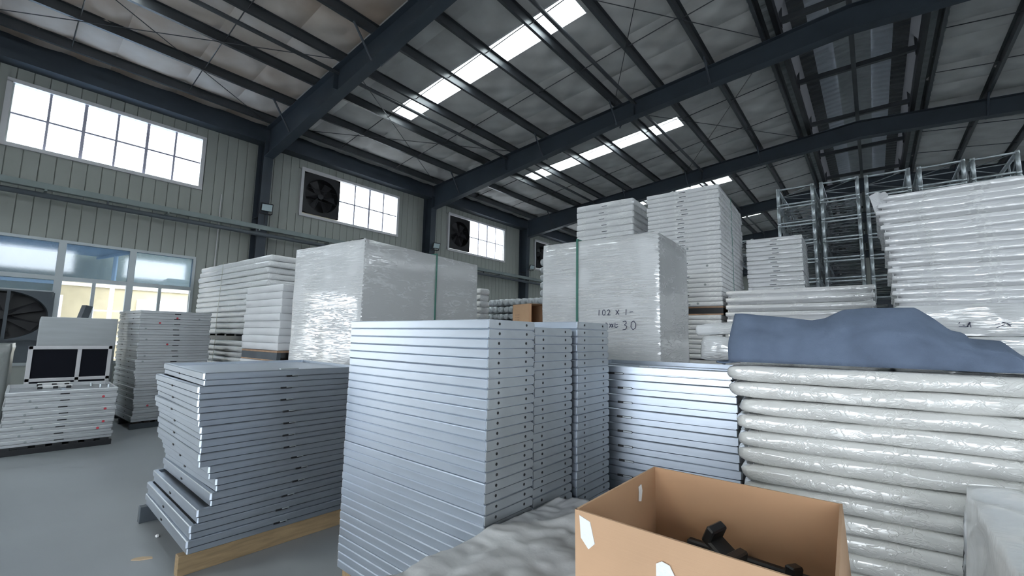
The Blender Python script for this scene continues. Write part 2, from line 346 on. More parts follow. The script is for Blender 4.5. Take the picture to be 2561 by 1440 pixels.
def window(n, q, cols, fan=False, label=''):
    y0, y1, z0, z1 = q
    w = struct(empty('window_%d' % n, (-XW, 0, 0)), label)
    f = MB(); t = .07
    f.box(-.06, .045, y0-.05, y1+.05, z1-.01, z1+t).box(-.06, .055, y0-.05, y1+.05, z0-t, z0+.01)
    f.box(-.06, .045, y0-.05, y0+.035, z0, z1).box(-.06, .045, y1-.035, y1+.05, z0, z1)
    f.build('window_frame', 'white_frame', w)
    ya = y0+.035; yb = y1-.035
    if fan: ya = y0+1.23
    ys = [ya+(yb-ya)*i/cols for i in range(cols+1)]
    zm = z0+(z1-z0)*.50
    for i in range(1, cols):
        wd = .058 if i in (2, 4) else .042
        MB().box(-.03, 0, ys[i]-wd/2, ys[i]+wd/2, z0, z1).build('mullion', 'mullion', w)
    MB().box(-.028, -.002, ya, yb, zm-.018, zm+.018).build('glazing_bar', 'mullion', w)
    for i in range(cols):
        for a, b in ((z0, zm-.011), (zm+.011, z1)):
            MB().box(-.020, -.014, ys[i], ys[i+1], a, b).build('pane', 'pane', w)
    if fan:
        e = tag(empty('exhaust_fan', (-XW-.01, y0+.64, (z0+z1)/2)), ['', '', 'dark square exhaust fan in the window behind the tallest wrapped box', 'dark square exhaust fan in the small window by the third column', 'dark exhaust fan in the far upper window', 'dark exhaust fan in the upper window second from the far end', 'dark exhaust fan in the farthest upper window'][n], 'fan', 'exhaust fans in the upper windows')
        hx, hz = .585, (z1-z0)/2-.05
        b = MB()
        for i in range(32):
            a0, a1 = 2*math.pi*i/32, 2*math.pi*(i+1)/32
            def sq(a):
                c, s_ = math.cos(a), math.sin(a); k = 1/max(abs(c)/hx, abs(s_)/hz); return (c*k, s_*k)
            rr = .54
            p = [(rr*math.cos(a0), rr*math.sin(a0)), (rr*math.cos(a1), rr*math.sin(a1)), sq(a1), sq(a0)]
            b.add([(.03, *q_) for q_ in p]+[(-.30, *q_) for q_ in p], [(0, 1, 2, 3), (1, 0, 4, 5), (7, 6, 5, 4)[::1]])
        b.box(-.30, .03, -hx-.01, -hx, -hz, hz).box(-.30, .03, hx, hx+.01, -hz, hz).box(-.30, .03, -hx, hx, hz, hz+.01).box(-.30, .03, -hx, hx, -hz-.01, -hz)
        b.build('fan_housing', 'black', e)
        MB().box(-.335, -.32, -hx, hx, -hz, hz).build('shutter', 'black', e)
        MB().tube((-.25, 0, 0), (-.05, 0, 0), .09, 12).build('hub', 'black', e)
        for k in range(6):
            a = k*math.pi/3; c, s_ = math.cos(a), math.sin(a); u = Vector((0, c, s_)); v = Vector((0, -s_, c))
            P = [u*.08+v*-.05, u*.50+v*-.13, u*.50+v*.10, u*.08+v*.05]
            V = [p+Vector((-.12+(.05 if i in (0, 1) else -.05), 0, 0)) for i, p in enumerate(P)]
            MB().add(V+[p+Vector((-.006, 0, 0)) for p in V], [(0,1,2,3),(7,6,5,4),(0,4,5,1),(1,5,6,2),(2,6,7,3),(3,7,4,0)]).build('fan_blade', 'fan_black', e)
        for s_ in (-1, 1): MB().tube((.02, -hx, s_*.18), (.02, hx, s_*.18), .010, 6).build('guard_bar', 'black', e)
wl = ['', 'wide white high window of twelve panes nearest the camera', 'high window with eight panes beside a dark fan, second along the wall', 'high window with eight panes beside a dark fan, third along the wall', 'high window partly hidden by the strapped wrapped pallet', 'high window fifth along the wall', 'high window farthest along the wall']
for n, q in enumerate(UPW, 1): window(n, q, 6 if n == 1 else 4, n > 1, wl[n])
def lower_window():
    y0, y1, z0, z1 = LOW
    w = struct(empty('window_7', (-XW, 0, 0)), 'large aluminium framed ground window with dim bluish panes')
    f = MB(); t = .06
    f.box(-.07, .03, y0-.05, y1+.05, z1, z1+t).box(-.07, .03, y0-.05, y1+.05, z0-t, z0).box(-.07, .03, y1, y1+.06, z0, z1).box(-.07, .03, y0-.06, y0, z0, z1)
    f.build('window_frame', 'alu_frame', w)
    posts = [-2.6, -1.7, -.6, .90, 2.07, 3.25]; zt = 2.68
    for y in posts[1:-1]: MB().box(-.07, .03, y-.06, y+.06, z0, z1).build('mullion', 'alu_frame', w)
    for a, b in zip(posts, posts[1:]):
        MB().box(-.06, .02, a, b, zt-.045, zt+.045).build('transom', 'alu_frame', w)
        MB().box(-.02, -.014, a, b, zt+.045, z1).build('pane', 'pane_dim', w)
        if a < -.7 or a > .8:
            m = (a+b)/2-.02
            MB().box(-.05, .01, m-.03, m+.03, z0, zt-.045).build('sash_stile', 'alu_frame', w)
            MB().box(-.02, -.014, a, m-.03, z0, zt-.045).build('pane', 'pane', w)
            MB().box(-.02, -.014, m+.03, b, z0, zt-.045).build('pane', 'pane', w)
    MB().box(-.02, -.014, -.54, .84, 2.40, zt-.045).build('pane', 'pane_dim', w)
    MB().box(-.06, .02, -.54, .84, 2.34, 2.40).build('transom', 'alu_frame', w)
    MB().box(-.05, .0, -.54, .84, z0, 1.36).build('sill_panel', 'slat', w)
    # the big fan set into the lower window
    e = tag(empty('wall_fan', (-XW+.03, .16, 1.86)), 'large dark round wall fan in the lower window behind the low stack', 'fan')
    hx, hz, rr = .70, .48, .60
    hz = .49; b = MB()
    rr = .66
    for i in range(40):
        a0, a1 = 2*math.pi*i/40, 2*math.pi*(i+1)/40
        def ring(a, r): return (min(max(r*math.cos(a), -hx), hx), min(max(r*math.sin(a)*.74, -hz), hz))
        def sq(a):
            c, s_ = math.cos(a), math.sin(a); k = 1/max(abs(c)/hx, abs(s_)/hz); return (c*k, s_*k)
        p = [ring(a0, rr), ring(a1, rr), sq(a1), sq(a0)]
        b.add([(.05, *q_) for q_ in p]+[(-.35, *q_) for q_ in p], [(0, 1, 2, 3), (1, 0, 4, 5), (7, 6, 5, 4)])
    b.box(-.35, .05, -hx-.02, -hx, -hz, hz).box(-.35, .05, hx, hx+.02, -hz, hz).box(-.35, .05, -hx, hx, hz, hz+.02).box(-.35, .05, -hx, hx, -hz-.02, -hz)
    b.build('fan_housing', 'pipe', e)
    MB().box(-.40, -.37, -hx, hx, -hz, hz).build('shutter', 'black', e)
    MB().tube((-.28, 0, 0), (-.08, 0, 0), .09, 14).build('hub', 'black', e)
    for k in range(6):
        a = k*math.pi/3+.5; u = Vector((0, math.cos(a), math.sin(a)*.74)); v = Vector((0, -math.sin(a), math.cos(a)*.74))
        P = [u*.08+v*-.05, u*.60+v*-.14, u*.60+v*.12, u*.08+v*.05]
        V = [p+Vector((-.16+(.05 if i in (0, 1) else -.05), 0, 0)) for i, p in enumerate(P)]
        MB().add(V+[p+Vector((-.008, 0, 0)) for p in V], [(0,1,2,3),(7,6,5,4),(0,4,5,1),(1,5,6,2),(2,6,7,3),(3,7,4,0)]).build('fan_blade', 'fan_black', e)
    MB().bar((.03, .08, -hz), (.03, .08, hz), .05, .02, (1, 0, 0)).build('support_bar', 'pipe', e)
lower_window()

def build_frames():
    cd = .40
    for k, y in enumerate(FR):
        f = struct(empty('portal_frame', (0, y, 0)), 'dark blue grey steel portal frame')
        for s in (-1, 1):
            # column: outer flange, web, inner flange (inner flange leans in a little towards the top)
            xi0, xi1 = XW-.36, XW-.50; xo = XW-.0
            col = MB().box(*sorted((s*(xo-.014), s*xo)), -.125, .125, 0, 7.25)
            zt = 7.0
            def quad(xa0, xa1, th, ya, yb):
                V = [(s*xa0, ya, 0), (s*(xa0+th), ya, 0), (s*(xa0+th), yb, 0), (s*xa0, yb, 0), (s*xa1, ya, zt), (s*(xa1+th), ya, zt), (s*(xa1+th), yb, zt), (s*xa1, yb, zt)]
                col.add(V, [(0,3,2,1),(4,5,6,7),(0,1,5,4),(1,2,6,5),(2,3,7,6),(3,0,4,7)])
            quad(xi0, xi1, .016, -.125, .125)
            col.prism([(s*xi0, 0), (s*xo, 0), (s*xo, 7.25), (s*xi1, zt)], 1, -.006, .006)
            for z in (1.6, 3.2, 4.8): col.box(*sorted((s*(xi0+.01), s*xo)), -.12, .12, z, z+.012)
            col.build('column', 'steel', f)
            # rafter with a deepening haunch
            xs = [12.95, 11.0, 9.0, 7.0, 5.2, 2.6, 0.0]
            dep = [.86, .78, .66, .56, .48, .48, .53]
            top = [(s*x, ztop(x)) for x in xs]; bot = [(s*x, ztop(x)-d) for x, d in zip(xs, dep)]
            r = MB()
            r.prism(bot+top[::-1], 1, -.006, .006)
            for line, dz in ((top, -.014), (bot, .014)):
                lo = [(x, z+min(0, dz)) for x, z in line]; hi = [(x, z+max(0, dz)) for x, z in line]
                r.prism(lo+hi[::-1], 1, -.125, .125)
            for x in (9.2, 4.65): r.box(s*x-.006, s*x+.006, -.12, .12, ztop(x)-.5, ztop(x))
            r.build('rafter', 'steel', f)
            for x in (11.4, 7.65, 5.15, 2.7):
                d = .80-(12.95-x)/12.95*.35
                MB().tube((s*x, -.55, ztop(x)+.0), (s*x, -.11, ztop(x)-d+.05), .024, 6).build('flange_brace', 'steel', f)
                MB().tube((s*x, .55, ztop(x)+.0), (s*x, .11, ztop(x)-d+.05), .024, 6).build('flange_brace', 'steel', f)
build_frames()

PUR = [12.6, 11.4, 10.15, 8.9, 7.65, 6.4, 5.15, 3.95, 2.7, 1.5]
def build_ceiling():
    c = struct(empty('ceiling'), 'dark purlins under dusty insulated roof with skylight strips')
    for s in (-1, 1):
        for x in PUR:
            z = ztop(x); h = .19; b = .065
            prof = [(-.003, 0), (b, 0), (b, .02), (b-.004, .02), (b-.004, .005), (.003, .005), (.003, h-.005), (-b, h-.005), (-b, h), (-.003, h)]
            MB().prism([(s*x+u*s, z+v) for u, v in prof], 1, Y0, Y1).build('purlin', 'purlin', c)
        # dark eave beam and gutter, standing in for shade under the eave
        MB().box(*sorted((s*13.02, s*XW)), Y0, Y1, 6.98, 7.16).box(*sorted((s*13.2, s*XW)), Y0, Y1, 7.16, 7.55).build('eave_shade_beam', 'steel', c)
        for x in (9.2, 4.65):
            MB().tube((s*x, Y0, ztop(x)-.10), (s*x, Y1, ztop(x)-.10), .045, 10).build('tie_pipe', 'purlin', c)
    # roof lining strips between seams
    offs = [(0, 1.0), (1.0, 2.0), (2.0, 2.66), (2.66, 3.9), (3.9, 5.0), (5.0, 6.05)]
    def lining(w, xa, xb, s, seed, brown):
        nx = max(4, int((xb-xa)/.16)); ny = 6; V = []; F = []
        for i in range(nx+1):
            x = xa+(xb-xa)*i/nx
            # sag between purlins
            pr = min(abs(x-p) for p in PUR); sag = .035*min(1, pr/.5)
            for j in range(ny+1):
                y = -.004+(w+.008)*j/ny; e = min(j, ny-j)/3
                n = noise.noise(Vector((x*1.7+seed*9, y*2.3, seed*3.1)))*.03
                V.append((s*x, y, zroof(x)-sag*min(1, e+.15)+n*min(1, e)+(.035 if j in (0, ny) else 0)))
        for i in range(nx):
            for j in range(ny):
                q = (i*(ny+1)+j, (i+1)*(ny+1)+j, (i+1)*(ny+1)+j+1, i*(ny+1)+j+1)
                F.append(q if s < 0 else q[::-1])
        mb = MB(); mb.add(V, F)
        return mb.mesh('roof_lining', 'ins_brown' if brown else 'ins', True)
    cache = {}
    for k, y in enumerate(FR[:-1]):
        for s in (-1, 1):
            for a, b in offs:
                segs = [(VENT, XW)] if a != 2.0 else [(VENT, 4.2), (10.0, XW)]
                for xa, xb in segs:
                    brown = s < 0 and k == 1
                    key = (round(b-a, 2), xa, xb, s, brown, random.randint(0, 1))
                    if key not in cache: cache[key] = lining(b-a, xa, xb, s, len(cache), brown)
                    put('roof_lining', cache[key], c, (0, y+a, 0))
                if a == 2.0:
                    n = 26; V = []; F = []
                    for j in range(n+1):
                        yy = .01+.64*j/n; dz = .012*math.cos(j*math.pi/2)
                        for x in (4.2, 10.0): V.append((s*x, yy, zroof(x)+.10+dz))
                    for j in range(n): F.append((2*j, 2*j+1, 2*j+3, 2*j+2))
                    mb = MB(); mb.add(V, F); mb.build('skylight_sheet', 'skylight', c, loc=(0, y+a, 0))
                    cur = MB()
                    for yy in (0.0, .655): cur.prism([(s*4.2, zroof(4.2)-.01), (s*10.0, zroof(10)-.01), (s*10.0, zroof(10)+.1), (s*4.2, zroof(4.2)+.1)], 1, yy, yy+.006)
                    for xx in (4.2, 10.0): cur.box(s*xx-.003, s*xx+.003, 0, .66, zroof(xx)-.02, zroof(xx)+.1)
                    cur.build('skylight_kerb', 'white_frame', c, loc=(0, y+a, 0))
        # sag rods between the purlins, thin seams running across the slope
        for s in (-1, 1):
            for o in (1.98, 4.02):
                for xa, xb in zip(PUR, PUR[1:]):
                    MB().tube((s*xa, y+o, ztop(xa)+.06), (s*xb, y+o, ztop(xb)+.13), .012, 5).build('sag_rod', 'purlin', c)
    # outer roof skin keeps daylight out above the lining
    for s in (-1, 1):
        sk = MB()
        for k, y in enumerate(FR[:-1]):
            for ya, yb, xa, xb in ((0, 1.99, VENT, XW+.3), (2.67, 6.05, VENT, XW+.3), (1.99, 2.67, VENT, 4.2), (1.99, 2.67, 10.0, XW+.3)):
                sk.add([(s*xx, y+yy, zroof(xx)+.09) for xx, yy in ((xa, ya), (xb, ya), (xb, yb), (xa, yb))], [(0, 1, 2, 3)])
        for ya, yb in ((Y0-.12, FR[0]), (FR[-1], Y1+.12)):
            sk.add([(s*xx, yy, zroof(xx)+.05) for xx, yy in ((VENT, ya), (XW+.3, ya), (XW+.3, yb), (VENT, yb))], [(0, 1, 2, 3)])
        sk.build('roof_sheeting', 'corr', c)
    # diagonal wind bracing rods in two bays
    for k, (xa, xb) in ((2, (12.6, 8.9)), (2, (5.15, 1.5)), (1, (12.6, 8.9)), (3, (5.15, 1.5))):
        MB().tube((-xa, FR[k]+.2, ztop(xa)-.02), (-xb, FR[k]+5.8, ztop(xb)-.02), .009, 5).build('wind_brace', 'purlin', c)
        MB().tube((-xb, FR[k]+.2, ztop(xb)-.02), (-xa, FR[k]+5.8, ztop(xa)-.02), .009, 5).build('wind_brace', 'purlin', c)
    # raised ridge monitor
    v = struct(empty('ridge_monitor'), 'raised ridge ventilator with corrugated and milky sheets along the roof')
    def corr(x0, x1, z0, z1, m, name, ph=0, pitch=.30):
        n = int((Y1-Y0)/(pitch/4)); V = []; F = []
        for j in range(n+1):
            y = Y0+(Y1-Y0)*j/n; d = (.0, .022, .022, 0.0)[(j+ph) % 4]
            V += [(x0, y, z0+d), (x1, y, z1+d)]
        for j in range(n): F.append((2*j, 2*j+1, 2*j+3, 2*j+2))
        mb = MB(); mb.add(V, F); mb.build(name, m, v)
    for s in (-1, 1):
        corr(s*1.62, s*1.28, zroof(1.62)-.015, zroof(1.28)-.015, 'corr', 'corrugated_edge')
        MB().box(*sorted((s*1.20, s*1.30)), Y0, Y1, 8.42, 8.66).build('throat_beam', 'black', v)
        MB().add([(s*1.24, Y0, 8.95), (s*1.24, Y1, 8.95), (s*1.10, Y1, 9.18), (s*1.10, Y0, 9.18)], [(0, 1, 2, 3)]).build('side_sheet', 'side_light', v)
        MB().box(*sorted((s*1.24, s*1.60)), Y0, Y1, 8.90, 8.93).build('louvre', 'black', v)
        z = lambda x: 9.40-.12*abs(x)
        corr(s*1.12, s*.80, z(1.12), z(.8), 'purlin', 'cap_sheet')
        corr(s*.84, s*.36, z(.84)+.01, z(.36)+.01, 'monitor_light', 'milky_cap_sheet')
        corr(s*.38, s*.0, z(.38), z(0), 'corr', 'cap_sheet')
        MB().box(*sorted((s*1.62, s*1.58)), Y0, Y1, zroof(1.6)+.05, 9.2).build('monitor_wall', 'side_light', v)
        MB().add([(s*1.12, Y0, 9.30), (s*1.12, Y1, 9.30), (s*1.75, Y1, 9.2), (s*1.75, Y0, 9.2)], [(0, 1, 2, 3)]).build('cap_edge', 'corr', v)
    MB().box(-.05, .05, Y0, Y1, 8.66, 8.80).build('ridge_purlin', 'purlin', v)
    for k, y in enumerate(FR[:-1]):
        for o in (0.0, 3.02):
            MB().box(-1.25, 1.25, y+o-.05, y+o+.05, 8.70, 8.82).build('cross_member', 'purlin', v)
            for s in (-1, 1): MB().box(s*1.2-.03, s*1.2+.03, y+o-.03, y+o+.03, 8.6, 9.2).build('monitor_post', 'purlin', v)
build_ceiling()

def wall_services():
    tr = MB()
    y0, y1 = Y0+.5, Y1-.5; x = -XW+.52
    t = tag(empty('cable_tray'), 'grey green metal cable tray running along the wall', 'cable tray')
    MB().box(x-.13, x-.124, y0, y1, 4.44, 4.56).box(x+.0, x+.006, y0, y1, 4.44, 4.56).box(x-.13, x+.006, y0, y1, 4.435, 4.442).build('channel', 'tray', t)
    y = 0.5
    while y < y1:
        MB().box(x-.515, x+.006, y, y+.04, 4.395, 4.434).build('bracket', 'tray', t); y += 2.02
    p = tag(empty('wall_pipe'), 'dark steel pipe running under the cable tray', 'pipe')
    MB().tube((x-.03, y0, 4.305), (x-.03, y1, 4.305), .055, 12).build('pipe_run', 'pipe', p, True)
    y = 1.45
    while y < y1:
        MB().box(x-.05, x-.01, y, y+.03, 4.30, 4.434).build('hanger', 'pipe', p); y += 3.03
    c = tag(MB().tube((-XW+.03, 3.72, .2), (-XW+.03, 3.72, 5.3), .014, 8).build('conduit', 'white_frame'), 'thin pale vertical conduit on the cladding right of the lower window', 'conduit')
    names = {2: 'small floodlight on the nearest column', 3: 'small floodlight on the second column above the tallest wrapped box', 4: 'small floodlight on the third column beside the strapped wrapped pallet', 5: 'small floodlight on the far column'}
    for k in (2, 3, 4):
        l = tag(empty('floodlight', (-XW+.52, FR[k]+.02+.06*(k-2), 5.03)), names[k], 'floodlight', 'floodlights on the columns')
        hb = MB().cbox(-.03, .03, -.15, .15, -.11, .11, .012).build('lamp_body', 'black', l); hb.location = (.09, 0, .03); hb.rotation_euler = (0, R(22), R(-12))
        g = MB().cbox(.028, .036, -.125, .125, -.09, .09, .003).build('lamp_glass', 'lamp_glass', l); g.location = (.09, 0, .03); g.rotation_euler = (0, R(22), R(-12))
        MB().box(-.05, .06, -.16, -.15, -.13, -.11).box(-.05, .06, .15, .16, -.13, -.11).box(-.05, -.03, -.16, .16, -.14, -.11).box(.05, .07, -.165, -.15, -.13, .04).box(.05, .07, .15, .165, -.13, .04).build('bracket', 'black', l)
        MB().tube((0, 0, -.14), (-.02, 0, -.42), .008, 6).build('cord', 'black', l)
wall_services()

# ------------------------------------------------------------------ outside the lower window
def outside():
    b = tag(empty('neighbour_building', (-24, 0, 0)), 'cream walled building seen through the lower window', 'building')
    MB().box(-6, 0, -12, 14, 0, 6.0).build('wall', 'cream', b)
    for y in (-8, -4, 0, 4, 8):
        MB().box(0, .06, y, y+1.8, 1.2, 2.9).build('window', 'outside_white', b)
    for z in (1.0, 3.3): MB().box(0, .08, -12, 14, z, z+.12).build('band', 'outside_white', b)
    c = tag(empty('canopy', (-XW-3.2, 0, 0)), 'blue grey canopy roof outside the lower window', 'canopy')
    MB().prism([(-7.2, 4.5), (3.0, 3.75), (3.0, 3.82), (-7.2, 4.57)], 1, -2.9, 2.9).build('canopy_sheet', 'canopy', c)  # sheet extended across the yard to keep the cream wall in shade
    for y in (-2.6, 0, 2.6):
        MB().tube((-3.0, y, -.05), (-3.0, y, 4.1), .06, 10).build('post', 'outside_white', c)
        MB().bar((-7.1, y, 4.42), (2.9, y, 3.68), .08, .08).build('canopy_rib', 'canopy', c)
    r = tag(empty('scaffold_railing', (-XW-5.5, 3.0, 0)), 'white tubular railing in the yard outside the lower window', 'railing')
    for y in (-.9, 0, .9, 1.8): MB().tube((0, y, -.05), (0, y, 2.3), .03, 8).build('post', 'outside_white', r)
    for z in (.7, 1.4, 2.2): MB().tube((0, -.9, z), (0, 1.8, z), .025, 8).build('rail', 'outside_white', r)
outside()

# ------------------------------------------------------------------ panels and slabs
def frame_panel(lx, ly, h, deck=True, drop=.022, name='panel_frame', m='alu'):
    """tray-like aluminium panel: two-band profile swept round a rectangle with cut corners"""
    c = .010
    def ring(d):
        a, b = lx/2-d, ly/2-d; k = max(c-d*.4, .002)
        return [(a-k, -b), (a, -b+k), (a, b-k), (a-k, b), (-a+k, b), (-a, b-k), (-a, -b+k), (-a+k, -b)]
    prof = [(.030, .0), (.012, .0), (.009, .003), (.009, h*.40), (.018, h*.43), (.018, h*.47), (0, h*.50), (0, h-.006), (.004, h-.001), (.030, h), (.030, h-drop)]
    V = []; F = []
    for d, z in prof: V += [(x, y, z) for x, y in ring(d)]
    for j in range(len(prof)-1):
        for i in range(8): F.append((j*8+i, j*8+(i+1) % 8, (j+1)*8+(i+1) % 8, (j+1)*8+i))
    n = len(prof)-1
    F.append(tuple(range(n*8, n*8+8))); F.append(tuple(range(0, 8))[::-1])
    mb = MB(); mb.add(V, F); return mb.mesh(name, m)
def soft_slab(lx, ly, h, prof, rc=.03, step=.05, amp=.006, freq=6, seed=0, m='foam', ends=0.0, name='slab'):
    """wrapped slab: a profile swept round a rounded rectangle and roughened by noise"""
    per = []
    def arc(cx, cy_, a0):
        for t in range(5):
            a = a0+math.pi/2*t/4; per.append((cx+rc*math.cos(a), cy_+rc*math.sin(a), math.cos(a), math.sin(a)))
    a, b = lx/2-rc, ly/2-rc
    def line(x0, y0, x1, y1, nx, ny):
        n = max(1, int(math.hypot(x1-x0, y1-y0)/step))
        for i in range(1, n): per.append((x0+(x1-x0)*i/n, y0+(y1-y0)*i/n, nx, ny))
    arc(a, -b, -math.pi/2); line(a+rc, -b, a+rc, b, 1, 0); arc(a, b, 0); line(a, b+rc, -a, b+rc, 0, 1)
    arc(-a, b, math.pi/2); line(-a-rc, b, -a-rc, -b, -1, 0); arc(-a, -b, math.pi); line(-a, -b-rc, a, -b-rc, 0, -1)
    n = len(per); V = []; F = []
    for j, (d, z) in enumerate(prof):
        for x, y, nx, ny in per:
            p = Vector((x*freq, y*freq, z*freq*3+seed*7.3))
            o = noise.noise(p)*amp+noise.noise(p*3.1)*amp*.45
            dz = noise.noise(Vector((x*3, y*3, seed*5.1+(0 if z < h/2 else 9))))*amp*.8
            k = ends*max(0, (abs(x)-(lx/2-.14))/.14) if ends else 0
            zz = min(max(z*h+dz, 0), h)
            zz = h*.5+(zz-h*.5)*(1-k)
            V.append((x-nx*d+nx*o, y-ny*d+ny*o, zz))
    for j in range(len(prof)-1):
        for i in range(n): F.append((j*n+i, j*n+(i+1) % n, (j+1)*n+(i+1) % n, (j+1)*n+i))
    F.append(tuple(range((len(prof)-1)*n, len(prof)*n))); F.append(tuple(range(n))[::-1])
    mb = MB(); mb.add(V, F); me = mb.mesh(name, m, True)
    return me
PUFF = [(.10, .005), (.024, .01), (.007, .12), (0, .32), (0, .68), (.007, .88), (.024, .985), (.10, .99)]
SOFT = [(.06, .01), (.024, .01), (.006, .14), (0, .34), (0, .66), (.006, .86), (.024, .99), (.06, .99)]
BAND = [(.09, .0), (.045, .01), (.038, .05), (.034, .34), (.006, .42), (0, .50), (0, .93), (.008, .99), (.09, 1.0)]
LINED = [(.06, .0), (.032, .0), (.030, .09), (.003, .12), (0, .18), (0, .92), (.006, .99), (.06, 1.0)]
CRISP = [(.05, .0), (.012, .0), (.004, .06), (.0, .12), (0, .88), (.004, .95), (.012, 1.0), (.05, 1.0)]

def pallet(loc, rz, lx, ly, h, label, runner='wood', face='wood', along='y', n=3, boards=True):
    p = tag(empty('pallet', loc, rz), label, 'pallet')
    rh = h if not boards else h*.82 if boards == 'sheet' else h*.72
    for i in range(n):
        t = -.5+i/(n-1)
        if along == 'y': MB().cbox(t*(lx-.06)-.03, t*(lx-.06)+.03, -ly/2, ly/2, 0, rh, .003).build('runner', runner, p)
        else: MB().cbox(-lx/2, lx/2, t*(ly-.06)-.03, t*(ly-.06)+.03, 0, rh, .003).build('runner', runner, p)
    if boards == 'sheet':
        MB().cbox(-lx/2, lx/2, -ly/2, ly/2, rh, h, .003).build('deck_sheet', face, p)
        MB().cbox(-lx/2, lx/2, -ly/2-.004, -ly/2+.05, 0, .018, .003).build('bottom_board', face, p)
    elif boards:
        k = 7
        for i in range(k):
            t = -.5+(i+.5)/k
            if along == 'y': MB().cbox(-lx/2, lx/2, t*ly-.045, t*ly+.045, rh, h, .002).build('board', face, p)
            else: MB().cbox(t*lx-.045, t*lx+.045, -ly/2, ly/2, rh, h, .002).build('board', face, p)
    return p

# ---- front stacks of thin aluminium panels beside the tarpaulin
def front_panels():
    lx, h, n = 1.285, .0496, 32
    for s, (ya, yb, ztop_, where) in enumerate(((1.607, 1.99, 1.690, 'nearest joined front stack'), (2.005, 2.41, 1.662, 'middle joined front stack'), (2.455, 2.885, 1.712, 'farthest joined front stack'))):
        w = yb-ya
        mb = MB(); c = .0055; ct = .013
        body = [(-w/2, c), (-w/2+c, 0), (w/2-c, 0), (w/2, c), (w/2, h-ct), (w/2-ct*1.6, h-.001), (-w/2+c, h-.001), (-w/2, h-c)]
        # body with welded end plates
        mb.prism(body, 0, -lx/2+.004, lx/2-.004)
        me = mb.mesh('panel_body', 'alu_sky')
        inner = [(y*.985, .004+z*.9) for y, z in body]
        cap = MB().prism(inner, 0, lx/2-.004, lx/2+.003).mesh('end_plate', 'alu_plate')
        capl = MB().prism(inner, 0, -lx/2-.003, -lx/2+.004).mesh('end_plate', 'white_frame')
        hole = MB().tube((lx/2+.002, 0, 0), (lx/2+.0042, 0, 0), .0075, 10).mesh('bolt_hole_disc', 'black')  # black disc in place of the dark inside an open hole
        pb = pallet((-1.482-lx/2, (ya+yb)/2, 0), 0, lx-.1, w-.02, ztop_-n*h, 'low wooden skids under the %s of panels' % where, n=2, boards=False, along='x')
        for i in range(n):
            z = ztop_-(i+1)*h
            o = tag(put('aluminium_tray', me, None, (-1.482-lx/2+random.uniform(-.003, .003)-(.012 if s == 1 else 0), (ya+yb)/2+random.uniform(-.002, .002), z)),
                    'thin silver aluminium panel, %s of the %s' % (nth(i), where), 'panel', 'thin panels in the %s' % where)
            put('end_plate', cap, o); put('end_plate', capl, o)
            for t in (-.29, .30): put('bolt_hole_disc', hole, o, (0, t*w, h*.55))
front_panels()

# ---- latch fittings for the deck panels
SLOT = MB().cbox(-.003, .002, -.045, .045, -.007, .007, .002).mesh('latch_slot', 'black')
HOOK = MB().cbox(.0, .004, -.02, .03, -.004, .004, .001).mesh('latch_hook', 'galv')
NSLOT = MB().box(-.016, .016, -.002, .004, -.007, .007).mesh('edge_slot', 'black')
def disc(r, m, name):
    return MB().tube((0, 0, 0), (.0016, 0, 0), r, 14).mesh(name, m)
REDDOT = disc(.016, 'red', 'red_sticker'); GREYDOT = disc(.014, 'grey_dot', 'grey_sticker')

def stack_left_front():
    lx, ly, h, n = 1.30, 1.22, .0912, 13
    fr = frame_panel(lx, ly, h, name='panel_frame')
    dys = [.01, -.015, -.01, 0, .02, .025, .025, .09, .14, .115, .045, .01, 0]
    yaws = [-2.2, -1.2, -1.6, -1.2, -1.6, -1.2, -1.6, -.2, .8, -.2, -1.2, -.8, -.9]
    p = tag(empty('pallet', (-3.573-lx/2, .988+ly/2, 0), R(-1)), 'pale timber skid pallet under the front left stack of silver panels', 'pallet')
    for t, m in ((-1, 'slat'), (1, 'wood')):
        MB().cbox(t*(lx/2-.045)-.035, t*(lx/2-.045)+.035, -ly/2-.02, ly/2+.1, 0, .128, .003).build('skid', m, p)
    for i in range(n):
        z = .13+(n-1-i)*h; yw = R(yaws[i]+random.uniform(-.4, .4))
        cx, cy_ = -3.573, .988+dys[i]
        # near right corner is the pivot
        ox = Vector((-lx/2, ly/2)); rx = ox.x*math.cos(yw)-ox.y*math.sin(yw); ry = ox.x*math.sin(yw)+ox.y*math.cos(yw)
        o = tag(put('stage_deck', fr, None, (cx+rx-.02*(1-i/12), cy_+ry, z), yw), 'silver framed deck panel, %s in the stack on pale timber skids' % nth(i), 'panel', 'deck panels in the front left stack')
        s = put('latch_slot', SLOT, o, (lx/2+.001, -.02+random.uniform(-.01, .01), h*.46)); put('latch_hook', HOOK, s, (.001, .02, .004))
        put('edge_slot', NSLOT, o, (-.05, -ly/2-.001, h*.46))
        if i == 0:
            MB().cbox(-.02, .02, .02, .16, h-.02, h+.003, .003).build('rotary_latch', 'galv', o, loc=(lx/2-.09, -.1, 0))
stack_left_front()

